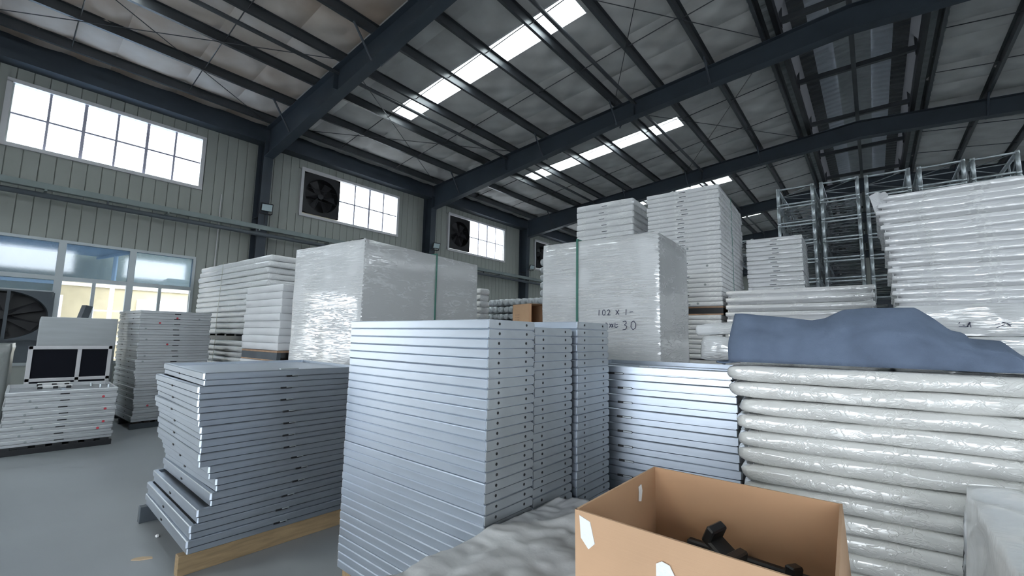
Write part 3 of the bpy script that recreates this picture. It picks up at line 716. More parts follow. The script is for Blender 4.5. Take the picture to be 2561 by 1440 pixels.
def stack_tall_left():
    lx, ly, h, n = 1.45, 1.04, .0912, 20
    fr = frame_panel(lx, ly, h, m='alu_old')
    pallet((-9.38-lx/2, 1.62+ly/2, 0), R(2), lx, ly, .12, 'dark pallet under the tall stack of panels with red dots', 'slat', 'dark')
    for i in range(n):
        z = .12+(n-1-i)*h; lean = -.12*(1-i/(n-1))
        o = tag(put('stage_deck', fr, None, (-9.38-lx/2+lean+random.uniform(-.012, .012)+.04*(i > 7), 1.62+ly/2+random.uniform(-.01, .01), z), R(2+random.uniform(-.6, .6))),
                'grey silver deck panel, %s in the tall left stack with red dots' % nth(i), 'panel', 'deck panels in the tall left stack')
        put('latch_slot', SLOT, o, (lx/2+.001, .0, h*.46))
        for t in (-.3, .3): put('edge_slot', NSLOT, o, (t, -ly/2-.001, h*.46))
        if i in (1, 2, 6, 12, 17): put('red_sticker', REDDOT, o, (lx/2, random.uniform(-.35, .1) if i > 1 else .0, h*.7))
        if i in (1, 3, 5, 8, 9): put('grey_sticker', GREYDOT, o, (lx/2, -.42+.75*(i == 1), h*.6))
stack_tall_left()

def stack_low_left():
    lx, ly, h, n = 1.25, 1.07, .0855, 8
    fr = frame_panel(lx, ly, h, m='alu_old', drop=.05)
    pallet((-8.41-lx/2, .255+ly/2, 0), R(-2.5), lx, ly, .1, 'black pallet under the low stack with two white handles', 'black', 'black')
    for i in range(n):
        z = .1+(n-1-i)*h
        o = tag(put('stage_deck', fr, None, (-8.42-lx/2+random.uniform(-.01, .01), .265+ly/2+random.uniform(-.008, .008), z), R(-2.5+random.uniform(-.4, .4))),
                'grey silver deck panel, %s in the low stack beside the floor aisle' % nth(i), 'panel', 'deck panels in the low left stack')
        put('latch_slot', SLOT, o, (lx/2+.001, .0, h*.46))
        if i in (1, 3, 5, 6): put('red_sticker', REDDOT, o, (lx/2, .40+random.uniform(-.04, .02), h*.65))
        if i > 0: put('grey_sticker', GREYDOT, o, (lx/2, random.uniform(-.35, -.2), h*.6))
        if i == 0:
            MB().cbox(-lx/2+.03, lx/2-.03, -.02, .02, h-.045, h-.012, .003).build('cross_rail', 'alu', o, loc=(0, .0, 0))
            for x in (-.33, .12):
                t = MB().cbox(-.03, .03, -.17, .17, h-.006, h+.03, .006).build('white_handle', 'white_bits', o, loc=(x, -.08, 0))
                for yy in (-.15, 0, .13): MB().cbox(.026, .045, yy-.024, yy+.024, h-.016, h+.018, .003).build('handle_foot', 'black', t)
            for x, y in ((.2, .38), (-.1, .30), (.3, .46)): MB().tube((x, y, h-.03), (x, y, h+.02), .014, 8).build('corner_peg', 'galv', o)
stack_low_left()

def left_corner_things():
    # framed black boards leaning behind the low stack
    b = tag(empty('framed_board', (-9.80, .92, 0)), 'silver framed board with two black panels behind the low left stack', 'board')
    w, h = .94, 1.335
    f = MB()
    f.cbox(-.03, .03, -w/2, -w/2+.05, .0, h, .004).cbox(-.03, .03, w/2-.05, w/2, .0, h, .004).cbox(-.03, .03, -w/2, w/2, h-.05, h, .004).cbox(-.03, .03, -w/2, w/2, 0, .05, .004).cbox(-.03, .03, .06, .11, .05, h-.05, .004).cbox(-.03, .03, -w/2, w/2, .80, .85, .004)
    f.build('frame', 'white_frame', b)
    for y0, y1 in ((-w/2+.05, .06), (.11, w/2-.05)):
        MB().box(-.012, .012, y0, y1, .85, h-.05).build('black_panel', 'black_board', b)
        MB().box(-.012, .012, y0, y1, .05, .80).build('black_panel', 'black_board', b)
    for k in range(5):
        s = MB().cbox(-.011, .011, -.46, .46, 0, 1.79-.01*k, .008).build('plastic_sheet', 'sheet')
        s.location = (-10.14-.04*k, 1.01, 0)
        tag(s, ['front white translucent sheet standing behind the black boards', 'second white translucent sheet behind the black boards', 'third white translucent sheet behind the black boards', 'fourth white translucent sheet behind the black boards', 'rearmost white translucent sheet behind the black boards'][k], 'sheet', 'white sheets behind the black boards')
    t = tag(empty('dark_plank', (-10.62, .72, 0)), 'dark square plank leaning against the lower window', 'plank')
    MB().bar((-.10, .0, .0), (-.25, .42, 2.02), .13, .10).build('plank_body', 'slat', t)
    # dusty film covered crate at the left border
    me = soft_slab(.7, .62, 1.36, CRISP, rc=.05, step=.06, amp=.03, freq=4, seed=3, m='dusty')
    tag(put('covered_crate', me, None, (-10.6, .02, 0), R(-4)), 'dusty crate under grey plastic at the left border', 'crate')
left_corner_things()

def hidden_load(c, rz, lx, ly, zt, label):
    e = tag(empty('wrapped_load', (c[0], c[1], 0), R(rz)), label, 'wrapped pallet')
    put('film_body', soft_slab(lx-.02, ly-.02, zt-.13, CRISP, rc=.03, step=.12, amp=.006, seed=int(lx*97), m='wrap_smooth'), e, (0, 0, .12))
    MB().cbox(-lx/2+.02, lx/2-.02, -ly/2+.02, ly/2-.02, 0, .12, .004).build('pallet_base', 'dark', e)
# ---- white foam stack, paper-wrapped stack
def foam_stack():
    n = 13; zt, zb = 3.05, 1.56; h = (zt-zb)/n
    lx, ly = 3.45, 1.15
    ms = [soft_slab(lx, ly, h*.99, SOFT, rc=.05, step=.07, amp=.010, freq=4, seed=i, m='foam_dull') for i in range(4)]
    cx, cy_ = -8.50-lx/2, 3.2+ly/2-.06
    for i in range(n):
        dx = [.0, .0, -.07, -.07, -.07, -.09, -.09, -.08, -.06, -.05, -.06, -.07, -.06][i]
        tag(put('foam_bundle', ms[i % 4], None, (cx+dx+random.uniform(-.015, .015), cy_+random.uniform(-.015, .015), zt-(i+1)*h), R(3)),
            'long white foam wrapped panel, %s in the upper stack before the column' % nth(i), 'panel', 'foam wrapped panels in the upper stack')
    pallet((cx-.07, cy_, 1.44), R(3), lx-.1, ly-.05, .12, 'black pallet between the two stacks of long foam panels', 'black', 'black', along='x')
    n2 = 6; h2 = 1.32/12
    for i in range(n2):
        tag(put('foam_bundle', ms[(i+1) % 4], None, (cx-.08+random.uniform(-.02, .02), cy_+random.uniform(-.015, .015), 1.44-(i+1)*h2), R(3), (1, 1, .955)),
            'long white foam wrapped panel, %s in the lower stack under the black pallet' % nth(i), 'panel', 'foam wrapped panels in the lower stack')
    hidden_load((cx-.08, cy_), 3, lx, ly, 1.44-6*h2, 'wrapped load at the foot of the long foam stack')
    s = tag(empty('packing_strap', (cx, cy_, 0), R(3)), 'pale strap round the long white foam stack', 'strap')
    pts = [(-.35, -ly/2-.03, 3.07), (-.38, -ly/2-.035, 2.4), (-.42, -ly/2-.035, 1.9), (-.40, -ly/2-.035, 1.4), (-.45, -ly/2-.035, .9)]
    mb = MB()
    for a, b in zip(pts, pts[1:]): mb.bar(a, b, .014, .004, (0, 1, 0))
    mb.bar(pts[0], (-.35, ly/2, 3.09), .014, .004); mb.build('strap_band', 'strap_pale', s)
foam_stack()
def paper_stack():
    n = 9; zt, zb = 2.325, 1.345; h = (zt-zb)/n; lx, ly = 1.2, 1.1
    ms = [soft_slab(lx, ly, h*1.0, CRISP, rc=.012, step=.08, amp=.005, freq=5, seed=20+i, m='paper') for i in range(3)]
    cx, cy_ = -6.68-lx/2, 2.70+ly/2
    for i in range(n):
        tag(put('paper_carton', ms[i % 3], None, (cx+random.uniform(-.008, .008)-.01*(i > 4), cy_+random.uniform(-.008, .008), zt-(i+1)*h), R(3)),
            'flat white paper pack, %s, left of the tallest wrapped box' % nth(i), 'package', 'paper wrapped packs')
    pallet((cx, cy_, 1.19), R(2), lx+.02, ly, .15, 'reddish pallet with slate runners under the paper wrapped packs', 'slat', 'wood_red', along='x', boards='sheet')
    n2 = 4; h2 = .107
    for i in range(n2):
        tag(put('paper_carton', ms[(i+1) % 3], None, (cx-.03+random.uniform(-.01, .01), cy_+.0, 1.19-(i+1)*h2), R(2), (1.02, 1, h2/h)),
            'flat white paper pack, %s under the reddish pallet' % nth(i), 'package', 'paper wrapped packs below the pallet')
    hidden_load((cx, cy_), 2, lx, ly, 1.19-4*h2, 'wrapped load at the foot of the paper packs')
paper_stack()

# ---- big film-wrapped loads
def wrapped_box(loc, rz, lx, ly, z0, z1, label, strap_x=None, strap_y=None, seed=0, write=False):
    e = tag(empty('wrapped_load', loc, rz), label, 'wrapped pallet')
    h = z1-z0
    prof = [(.06, 0), (.008, 0)]+[(0.0+.004*math.sin(k*1.7), k/14) for k in range(1, 14)]+[(.003, .995), (.06, 1.0)]
    me = soft_slab(lx, ly, h, prof, rc=.015, step=.07, amp=.006, freq=2.5, seed=seed, m='wrap')
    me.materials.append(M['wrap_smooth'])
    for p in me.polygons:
        if abs(p.normal.x) > .8: p.material_index = 1  # x-facing sides get the darker film copy, side shade put into colour
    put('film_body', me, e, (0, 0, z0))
    # ragged vertical film edge at the near corner
    mb = MB(); rnd = random.Random(seed)
    for k in range(60):
        z = z0+h*(k+.5)/60; w = rnd.uniform(.02, .07)
        mb.add([(lx/2+.003, -ly/2-.004, z-h/130), (lx/2-w, -ly/2-.010, z+rnd.uniform(-.01, .01)), (lx/2+.003, -ly/2-.004, z+h/130)], [(0, 1, 2)])
        mb.add([(lx/2-.005, -ly/2-.004, z-h/130), (lx/2+.012, -ly/2+rnd.uniform(.005, .02), z), (lx/2-.005, -ly/2-.004, z+h/130)], [(0, 1, 2)])
    tag(mb.build('film_tail', 'wrap', e), kind='stuff')
    if strap_x is not None:
        s = MB().box(strap_x-.012, strap_x+.012, -ly/2-.016, -ly/2-.006, z0, z1+.004).box(strap_x-.012, strap_x+.012, -ly/2-.012, ly/2+.012, z1+.0, z1+.012)
        s.build('strap', 'strap', e)
    if strap_y is not None:
        s = MB().box(lx/2+.006, lx/2+.014, strap_y-.010, strap_y+.010, z0, z1+.004).box(-lx/2, lx/2+.012, strap_y-.010, strap_y+.010, z1, z1+.012)
        s.build('strap', 'strap', e)
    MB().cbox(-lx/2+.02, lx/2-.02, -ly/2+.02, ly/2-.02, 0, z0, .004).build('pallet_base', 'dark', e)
    return e
def big_wraps():
    wrapped_box((-4.22-.72-.10, 2.46+1.05, 0), R(6), 1.36, 2.02, .12, 2.665, 'tallest grey film wrapped box with one green strap, left of centre', strap_y=.12, seed=2)
    e = wrapped_box((-1.66-.66, 4.18+.53, 0), R(3.5), 1.36, 1.08, .12, 2.70, 'white film wrapped box with a green strap and marker writing, right of centre', strap_x=-.22, seed=5)
    # marker writing on the film: a size and a count ending in 30
    rnd = random.Random(4)
    G = {'0': [[(.5, 1), (.15, .8), (.1, .3), (.4, 0), (.75, .2), (.8, .7), (.5, 1)]], '1': [[(.5, 1), (.45, 0)]], '2': [[(.1, .8), (.4, 1), (.7, .75), (.15, .05), (.8, .08)]],
         '3': [[(.1, .9), (.5, 1), (.65, .75), (.3, .55), (.7, .4), (.5, .05), (.05, .0)]], 'x': [[(.1, .9), (.8, .1)], [(.8, .95), (.1, .1)]], '-': [[(.1, .5), (.8, .55)]],
         'a': [[(.1, .7), (.9, .75)], [(.5, 1), (.45, .0)], [(.45, .3), (.85, .05)]], 'b': [[(.1, .8), (.5, .2)], [(.5, .8), (.05, .1)], [(.55, .75), (.95, .2)], [(.95, .8), (.6, .1)]], 'c': [[(.2, .95), (.1, .2), (.7, .1)], [(.3, .6), (.8, .7)], [(.6, .3), (.9, .25)]]}
    def write(txt, x, z, sz, ln):
        mb = MB()
        for ch in txt:
            if ch in G:
                for st in G[ch]:
                    for (a, b), (c, d) in zip(st, st[1:]):
                        mb.bar((x+a*sz*.8, -.54-.016, z+b*sz), (x+c*sz*.8, -.54-.016, z+d*sz), .006, .003, (0, 1, 0))
            x += sz*(.95 if ch != ' ' else .6)
        mb.build('marker_writing', 'ink', e)
    write('102 x 1-', .02, 1.85, .06, 0)
    write('abc', .10, 1.715, .06, 0)
    write('30', .30, 1.70, .09, 0)
    # stack of slabs just behind the tallest wrapped box
    ms = [soft_slab(1.1, .26, .11, PUFF, rc=.04, step=.08, amp=.008, freq=4, seed=40+i, m='foam_dull') for i in range(2)]
    for i in range(8):
        tag(put('foam_bundle', ms[i % 2], None, (-5.86+random.uniform(-.01, .01), 5.63, 2.46-(i+1)*.1115), R(2)), 'white foam wrapped slab, %s in the pile hidden behind the tallest wrapped box' % nth(i), 'panel', 'foam slabs behind the tallest wrapped box')
    hidden_load((-5.86, 5.63), 2, 1.1, .26, 2.46-8*.1115, 'wrapped load at the foot of the pile behind the tallest wrapped box')
big_wraps()

# ---- wrapped stacks in the right background
def slab_stack(x0, x1, yf, ly, zt, zb, n, rz, m, prof, label, group, amp=.004, jx=.01, nv=3, seed=0, ends=0.0, name='wrapped_bundle', rc=.02, extra=None, holes=0):
    lx = x1-x0; h = (zt-zb)/n
    ms = [soft_slab(lx, ly, h*.995, prof, rc=rc, step=.06, amp=amp, freq=4, seed=seed+i, m=m, ends=ends) for i in range(nv)]
    res = []
    for i in range(n):
        o = tag(put(name, ms[i % nv], None, ((x0+x1)/2+random.uniform(-jx, jx)+(extra(i) if extra else 0), yf+ly/2+random.uniform(-jx, jx)*.6, zt-(i+1)*h), R(rz)), label % nth(i), 'panel', group)
        if holes:
            put('latch_slot', SLOT2, o, (random.uniform(-.05, .05), -ly/2-.003, h*.42))
            if i % 4 == 1 and i > 10: put('grey_sticker', DOT2, o, (random.uniform(-.1, .45), -ly/2-.004, h*.6))
        res.append(o)
    return res
SLOT2 = MB().box(-.05, .05, -.002, .003, -.005, .005).mesh('latch_slot', 'slat')
DOT2 = MB().tube((0, 0, 0), (0, -.002, 0), .018, 12).mesh('grey_sticker', 'grey_dot')
def background_right():
    slab_stack(-4.27, -3.15, 7.0, 1.2, 4.085, 3.26, 7, 3, 'wrap_slab', LINED, 'white wrapped panel, %s in the short pile left of the tallest stack', 'panels in the short high pile', seed=60, amp=.006, holes=1, rc=.04)
    hidden_load((-3.71, 7.6), 3, 1.12, 1.2, 3.26, 'tall wrapped load hidden behind the strapped wrapped box')
    s2 = slab_stack(-2.90, -1.77, 7.0, 2.0, 4.03, 2.13, 26, 3, 'wrap_slab', LINED, 'white wrapped panel, %s in the tallest white stack', 'panels in the tallest white stack', seed=66, amp=.004, holes=1)
    st = tag(empty('packing_strap', (-2.335, 8.0, 0), R(3)), 'thin dark strap down the side of the tallest white stack', 'strap')
    MB().box(.572, .578, -.1, -.09, 2.13, 4.04).build('strap_band', 'strap', st)
    p = pallet((-2.335, 8.0, 2.0), R(3), 1.13, 1.95, .13, 'black pallet with pale boards under the tallest white stack', 'black', 'wood_red', along='x', boards='sheet')
    slab_stack(-2.92, -1.79, 7.0, 2.0, 2.0, 1.325, 9, 3, 'wrap_slab', LINED, 'white wrapped panel, %s below the black pallet beside the plastic bags', 'panels below the black pallet', seed=69, amp=.005)
    hidden_load((-2.355, 8.0), 3, 1.13, 2.0, 1.325, 'wrapped load at the foot of the tallest white stack')
    slab_stack(-1.74, -.88, 8.8, 1.3, 3.46, 2.42, 13, 2, 'wrap_slab', LINED, 'grey white panel, %s, between the tallest white stack and the trusses', 'panels before the trusses', seed=72, amp=.006, holes=1)
    hidden_load((-1.31, 9.45), 2, .86, 1.3, 2.42, 'wrapped load hidden before the truss stacks')
    slab_stack(-1.67, .05, 7.0, 1.1, 2.345, 1.72, 6, -1, 'wrap_slab', BAND, 'shiny film wrapped slab, %s in the wide low pile under the trusses', 'slabs in the wide low pile', seed=75, amp=.006)
    hidden_load((-.84, 7.55), -1, 1.76, 1.1, 1.72, 'wide wrapped load hidden behind the blue felt')
    # large white stack at the right border
    slab_stack(.13, 2.15, 5.0, 1.2, 2.925, 1.935, 15, -1, 'wrap_slab', BAND, 'white film wrapped slab, %s in the large stack at the right border', 'slabs in the large right stack', seed=78, amp=.007, jx=.012, rc=.03, extra=lambda i: (.02 if i == 0 else -.02 if 2 <= i <= 4 else .0)+.004*i-.02)
    f = MB()
    rnd = random.Random(3); V = []
    for j in range(9):
        t = j/8
        for i in range(7):
            s = i/6
            V.append((.17-.13*t*(1-.35*s)-.02*s*math.sin(t*5), 4.99-.03*t+.2*s, 2.93-.24*s*.6-.12*t*t+.10*t*(1-s)+rnd.uniform(-.012, .012)))
    F = [(j*7+i, j*7+i+1, (j+1)*7+i+1, (j+1)*7+i) for j in range(8) for i in range(6)]
    f.add(V, F); tag(f.build('film_flap', 'wrap_slab', None, True), 'loose film flap at the upper left corner of the large right stack', 'film')
    slab_stack(.16, 2.2, 4.96, 1.25, 1.935, 1.42, 2, -1, 'wrap', CRISP, 'thick wrapped block, %s below the large right stack', 'thick blocks below the large right stack', seed=81, amp=.015, rc=.05, name='wrapped_block', nv=2)
    mb = MB(); rnd = random.Random(8)
    for k, x in enumerate((.55, .60, .75, .78, 1.05)):
        for _ in range(3):
            a = (x+rnd.uniform(-.03, .03), 4.94, 1.765+rnd.uniform(-.025, .025)); b = (x+rnd.uniform(-.03, .03), 4.94, 1.765+rnd.uniform(-.025, .025))
            mb.bar(a, b, .005, .003, (0, 1, 0))
    tag(mb.build('marker_scrawl', 'ink'), 'faint marker scrawl on the block below the large right stack', 'writing')
    hidden_load((1.18, 5.58), -1, 2.02, 1.2, 1.42, 'wrapped load at the foot of the large right stack')
background_right()

# ---- galvanised box trusses stacked end-on
def trusses():
    cols = [(-1.29, -.70), (-.61, -.05), (.03, .62), (.71, 1.26), (1.32, 1.83)]
    K = 10.3/9.5; cols = [(a*K, b*K) for a, b in cols]
    h, L, y0, zt = .362*K, 5.2, 10.3, 1.6+2.945*K; hp = h; h -= .006
    cache = {}
    def meshes(w):
        k = round(w, 2)
        if k in cache: return cache[k]
        r = .030
        fr = MB().tube((0, 0, r), (0, 0, h-r), r, 8).tube((w, 0, r), (w, 0, h-r), r, 8).tube((0, 0, r), (w, 0, r), .019, 8).tube((0, 0, h-r), (w, 0, h-r), .019, 8)
        for x in (0, w):
            for z in (.028, h-.028): fr.cbox(x-.03, x+.03, -.022, .022, z-.028, z+.028, .008)
        ch = MB().tube((0, 0, 0), (0, L, 0), r, 8)
        sv = MB(); n = 9
        for i in range(1, n+1):
            y = L*i/n
            sv.tube((0, y, r), (0, y, h-r), .015, 6)
        for i in range(n): sv.tube((0, L*i/n, r if i % 2 else h-r), (0, L*(i+1)/n, h-r if i % 2 else r), .010, 5)
        tp = MB()
        for i in range(1, n+1): tp.tube((0, L*i/n, 0), (w, L*i/n, 0), .010, 6)
        for i in range(n): tp.tube((0 if i % 2 else w, L*i/n, 0), (w if i % 2 else 0, L*(i+1)/n, 0), .009, 5)
        cache[k] = [fr.mesh('end_frame', 'galv', True), ch.mesh('chord', 'galv', True), sv.mesh('side_lacing', 'galv_dull'), tp.mesh('flat_lacing', 'galv_dull')]
        return cache[k]
    names = ['leftmost', 'second', 'third', 'fourth', 'rightmost']
    for c, (xa, xb) in enumerate(cols):
        w = xb-xa-.05
        fr, ch, sv, tp = meshes(w)
        for i in range(6):
            e = tag(empty('box_truss', (xa+.025, y0+.02*c, zt-(i+1)*hp-.006*c), R(0)), 'galvanised steel box truss seen end-on, %s in the %s truss column' % (nth(i), names[c]), 'truss', 'stacked box trusses')
            put('end_frame', fr, e)
            for x in (0, w):
                for z in (.030, h-.030): put('chord', ch, e, (x, 0, z))
            for x in (0, w): put('side_lacing', sv, e, (x, 0, 0))
            for z in (.030, h-.030): put('flat_lacing', tp, e, (0, 0, z))
    zb = zt-6*hp-.03
    s = tag(empty('steel_trestle', (.27, y0+1.3, 0)), 'dark steel trestle hidden under the stacked trusses', 'trestle')
    for x in (-1.5, 0, 1.5):
        for y in (-1.1, 1.1): MB().box(x-.04, x+.04, y-.04, y+.04, 0, zb-.08).build('leg', 'steel', s)
    for y in (-1.1, 1.1): MB().box(-1.6, 1.6, y-.04, y+.04, zb-.08, zb).build('beam', 'steel', s)
    # a lower truss far behind the tall white stack
    fr, ch, sv, tp = meshes(.55)
    e = tag(empty('box_truss', (-2.62, 11.3, 3.62)), 'single small galvanised truss seen between the tallest white stack and the trusses', 'truss')
    put('end_frame', fr, e)
    for x in (0, .55):
        for z in (.030, h-.030): put('chord', ch, e, (x, 0, z))
        put('side_lacing', sv, e, (x, 0, 0))
    for z in (.030, h-.030): put('flat_lacing', tp, e, (0, 0, z))
    t = tag(empty('steel_trestle', (-2.35, 12.6, 0)), 'dark trestle hidden under the single small truss', 'trestle')
    for x in (-.25, .25):
        for y in (-1.1, 1.1): MB().box(x-.04, x+.04, y-.04, y+.04, 0, 3.54).build('leg', 'steel', t)
    for y in (-1.1, 1.1): MB().box(-.4, .4, y-.04, y+.04, 3.54, 3.62).build('beam', 'steel', t)
trusses()

# ---- bagged tubes in the middle distance, with an open carton
def bagged():
    def bag(seed):
        V = []; F = []; n = 10; rings = [(0, .55), (.02, .80), (.06, .98), (.5, 1.0), (.9, .98)]
        for y, r in rings:
            for i in range(n):
                a = 2*math.pi*i/n; sq = 1/max(abs(math.cos(a)), abs(math.sin(a)))**.55
                k = r*sq*(1+.10*noise.noise(Vector((math.cos(a)*2, math.sin(a)*2, seed*3+y*8))))
                V.append((.088*k*math.cos(a), y, .092*k*math.sin(a)+.095))
        for j in range(len(rings)-1):
            for i in range(n): F.append((j*n+i, j*n+(i+1) % n, (j+1)*n+(i+1) % n, (j+1)*n+i))
        c = len(V); V.append((0, .035, .11)); F += [((i+1) % n, i, c) for i in range(n)]
        F.append(tuple(range((len(rings)-1)*n, len(rings)*n)))
        mb = MB(); mb.add(V, F); return mb.mesh('bag', 'bubble', True)
    ms = [bag(i) for i in range(4)]
    cols = 'first second third fourth fifth sixth seventh eighth ninth tenth eleventh'.split()
    for r in range(3):
        for c in range(10):
            tag(put('bagged_tube', ms[(r*3+c) % 4], None, (-8.30+.196*c, 9.0+random.uniform(-.03, .03), 2.65-.19-.2*r)), 'grey plastic bagged tube end, %s along the %s row beside the open carton' % (cols[c], ('upper', 'middle', 'lower')[r]), 'bagged tube', 'bagged tubes')
    for r in range(5):
        tag(put('bagged_tube', ms[r % 4], None, (-6.52, 9.05, 2.66+.2*r)), 'grey plastic bagged tube, %s of the column at the edge of the strapped wrapped box' % ('lowest', 'second', 'third', 'fourth', 'highest')[r], 'bagged tube', 'bagged tubes')
    s = tag(empty('storage_table', (-7.4, 9.5, 0)), 'steel table hidden under the bagged tubes', 'table')
    MB().cbox(-1.1, 1.1, -.5, .5, 1.98, 2.05, .004).build('table_top', 'steel', s)
    for x in (-1, 1):
        for y in (-.4, .4): MB().box(x-.04, x+.04, y-.04, y+.04, 0, 1.98).build('leg', 'steel', s)
    c = tag(empty('open_carton', (-5.28, 6.95, 1.84), R(-18)), 'small brown cardboard carton lying open on its side between the wrapped boxes', 'carton')
    w, d, h = .62, .45, .42; t = .006
    MB().box(-w/2, w/2, -d/2, -d/2+t, 0, h).box(-w/2, w/2, d/2-t, d/2, 0, h).box(-w/2, -w/2+t, -d/2, d/2, 0, h).box(-w/2, w/2, -d/2, d/2, 0, t).box(-w/2, w/2, -d/2, d/2, h-t, h).build('carton_body', 'card', c)
    f = MB().box(0, .22, -d/2, -d/2+t, .02, h-.02).build('flap', 'card_in', c, loc=(w/2, 0, 0)); f.rotation_euler = (0, 0, R(-20))
    for k in range(3): MB().box(-.22, -.06, -d/2-.001, -d/2, .10+.05*k, .12+.05*k).build('red_print', 'wood_red', c)
    hidden_load((-5.3, 7.0), 0, .9, .8, 1.84, 'wrapped load hidden under the open carton')
bagged()

# ---- silver deck panels beside the foam stack
def stack_right_silver():
    lx, ly, h, n = 1.21, .95, .1056, 12
    fr = frame_panel(lx, ly, h, drop=.05)
    yw0 = 6.5
    pallet((-.66-lx/2, 3.16+ly/2, 0), R(yw0), lx, ly-.05, 1.402-n*h, 'pallet under the silver panels beside the foam wrapped stack', 'slat', 'dark', along='x')
    for i in range(n):
        z = 1.402-(i+1)*h; yw = R(yw0+random.uniform(-.3, .3))
        px, py = -1.58, 3.10; t = -lx/2+.33
        cx = px-t*math.cos(yw)-(ly/2)*math.sin(yw); cy_ = py-t*math.sin(yw)+(ly/2)*math.cos(yw)
        o = tag(put('stage_deck', fr, None, (cx+random.uniform(-.006, .006)-(.02 if i == 0 else 0), cy_+random.uniform(-.005, .005), z), yw), 'silver deck panel, %s, between the thin panels and foam wrapped stack' % nth(i), 'panel', 'deck panels in the right silver stack')
        s = put('latch_slot', MB_SL, o, (-.16+(-.04 if i == 0 else .0), -ly/2-.001, h*.45))
        put('latch_hook', MB_HK, s, (.02, -.003, 0))
        if i == 0:
            MB().cbox(-.04, .03, -.012, .012, h-.03, h+.002, .003).build('rotary_latch', 'white_bits', o, loc=(.0, -ly/2+.07, 0))
            MB().cbox(-lx/2+.03, lx/2-.03, -.02, .02, h-.05, h-.012, .003).build('cross_rail', 'alu', o)
MB_SL = MB().box(-.055, .055, -.002, .004, -.008, .008).mesh('latch_slot', 'black')
MB_HK = MB().box(-.03, .035, -.002, .0, -.005, .005).mesh('latch_hook', 'galv')
stack_right_silver()

# ---- foam wrapped stack in the right foreground, felt on top
def foam_right():
    n = 16; zt, zb = 1.47, .07; h = (zt-zb)/n; yw = 7.0; lx, ly = 2.1, .95
    ms = [soft_slab(lx, ly, h*.995, PUFF, rc=.05, step=.035, amp=.011, freq=5, seed=100+i, m='foam', ends=.22) for i in range(5)]
    for i in range(n):
        jx = [-.01, .0, .05, .03, .035, .03, .05, .05, .03, .02, .04, .03, .02, .03, .04, .03][i]
        a = R(yw+random.uniform(-.6, .6)); px, py = -.645+jx, 2.70+random.uniform(-.01, .01)
        cx = px+lx/2*math.cos(a)-ly/2*math.sin(a); cy_ = py+lx/2*math.sin(a)+ly/2*math.cos(a)
        tag(put('foam_bundle', ms[i % 5], None, (cx, cy_, zt-(i+1)*h), a), 'puffy foam wrapped panel, %s in the stack under the blue felt' % nth(i), 'panel', 'foam wrapped panels under the blue felt')
    pallet((.35, 3.25, 0), R(yw), 2.0, .88, .055, 'low pallet under the foam wrapped stack', 'slat', 'dark', along='x')
foam_right()
def felt():
    """heap of stiff felt: ridge line along x, front falling to the top of the stack"""
    prof = [(-.635, 1.775), (-.60, 1.775), (-.50, 1.762), (-.38, 1.748), (-.26, 1.730), (-.20, 1.742), (-.12, 1.788), (-.03, 1.797), (.08, 1.797), (.17, 1.797), (.23, 1.745), (.29, 1.680), (.335, 1.668), (.355, 1.640), (.46, 1.630), (.52, 1.56), (.62, 1.52), (.8, 1.50), (1.0, 1.49)]
    def crest(x):
        for (a, za), (b, zb) in zip(prof, prof[1:]):
            if a <= x <= b: return za+(zb-za)*(x-a)/(b-a)
        return prof[-1][1]
    nx, ny = 110, 30; V = []; F = []
    for i in range(nx+1):
        x = -.635+1.6*i/nx
        z1 = crest(x); yb = 2.735+.1228*(x+.65)
        for j in range(ny+1):
            t = j/ny
            if t < .62:   # front face rising to the crest
                s = t/.62
                y = yb+(.16+.03*math.sin(x*5))*s**1.15
                bul = math.sin(s*math.pi)*.030
                z = 1.487+(z1-1.487)*s**.82+bul*.3
                y -= bul
            else:
                s = (t-.62)/.38
                y = yb+.16+.03*math.sin(x*5)+.42*s
                z = z1-(z1-1.485)*s**1.2
            k = math.sin(min(1, t/.62)*math.pi)
            w = noise.noise(Vector((x*3.2, t*2.6, 1.3)))*.035*k+noise.noise(Vector((x*8, t*6, 4.3)))*.010*k
            w -= abs(noise.noise(Vector((x*4.2+t*1.5, t*3.0-x*2.2, 6.1))))*.055*k
            w += .010*k*math.sin(9*(x*.5+t*1.4)+3*noise.noise(Vector((x*2, t*2, 8))))
            V.append((x+.015*k*noise.noise(Vector((x*4, t*4, 2)))-(.015*(1-t) if i == 0 else 0), y+w-.0, z+w*.2))
    for i in range(nx):
        for j in range(ny): F.append((i*(ny+1)+j, (i+1)*(ny+1)+j, (i+1)*(ny+1)+j+1, i*(ny+1)+j+1))
    mb = MB(); mb.add(V, F)
    # folded corner lying flat at the left
    n0 = len(mb.v); V2 = []; F2 = []
    for i in range(9):
        for j in range(9):
            s, t = i/8, j/8
            x = -.72+.30*s; y = 2.78+.32*t
            z = 1.482+.11*(s**1.6)*(1-abs(t-.5))+.012*noise.noise(Vector((s*3, t*3, 7)))
            x -= .05*(1-abs(2*t-1))
            V2.append((x, y, z))
    F2 = [(i*9+j, (i+1)*9+j, (i+1)*9+j+1, i*9+j+1) for i in range(8) for j in range(8)]
    mb.add(V2, F2)
    o = mb.build('felt_blanket', 'felt', None, True)
    sm = o.modifiers.new('thick', 'SOLIDIFY'); sm.thickness = .008; sm.offset = -1
    tag(o, 'crumpled blue grey felt blanket heaped on the foam wrapped stack', 'blanket')
felt()
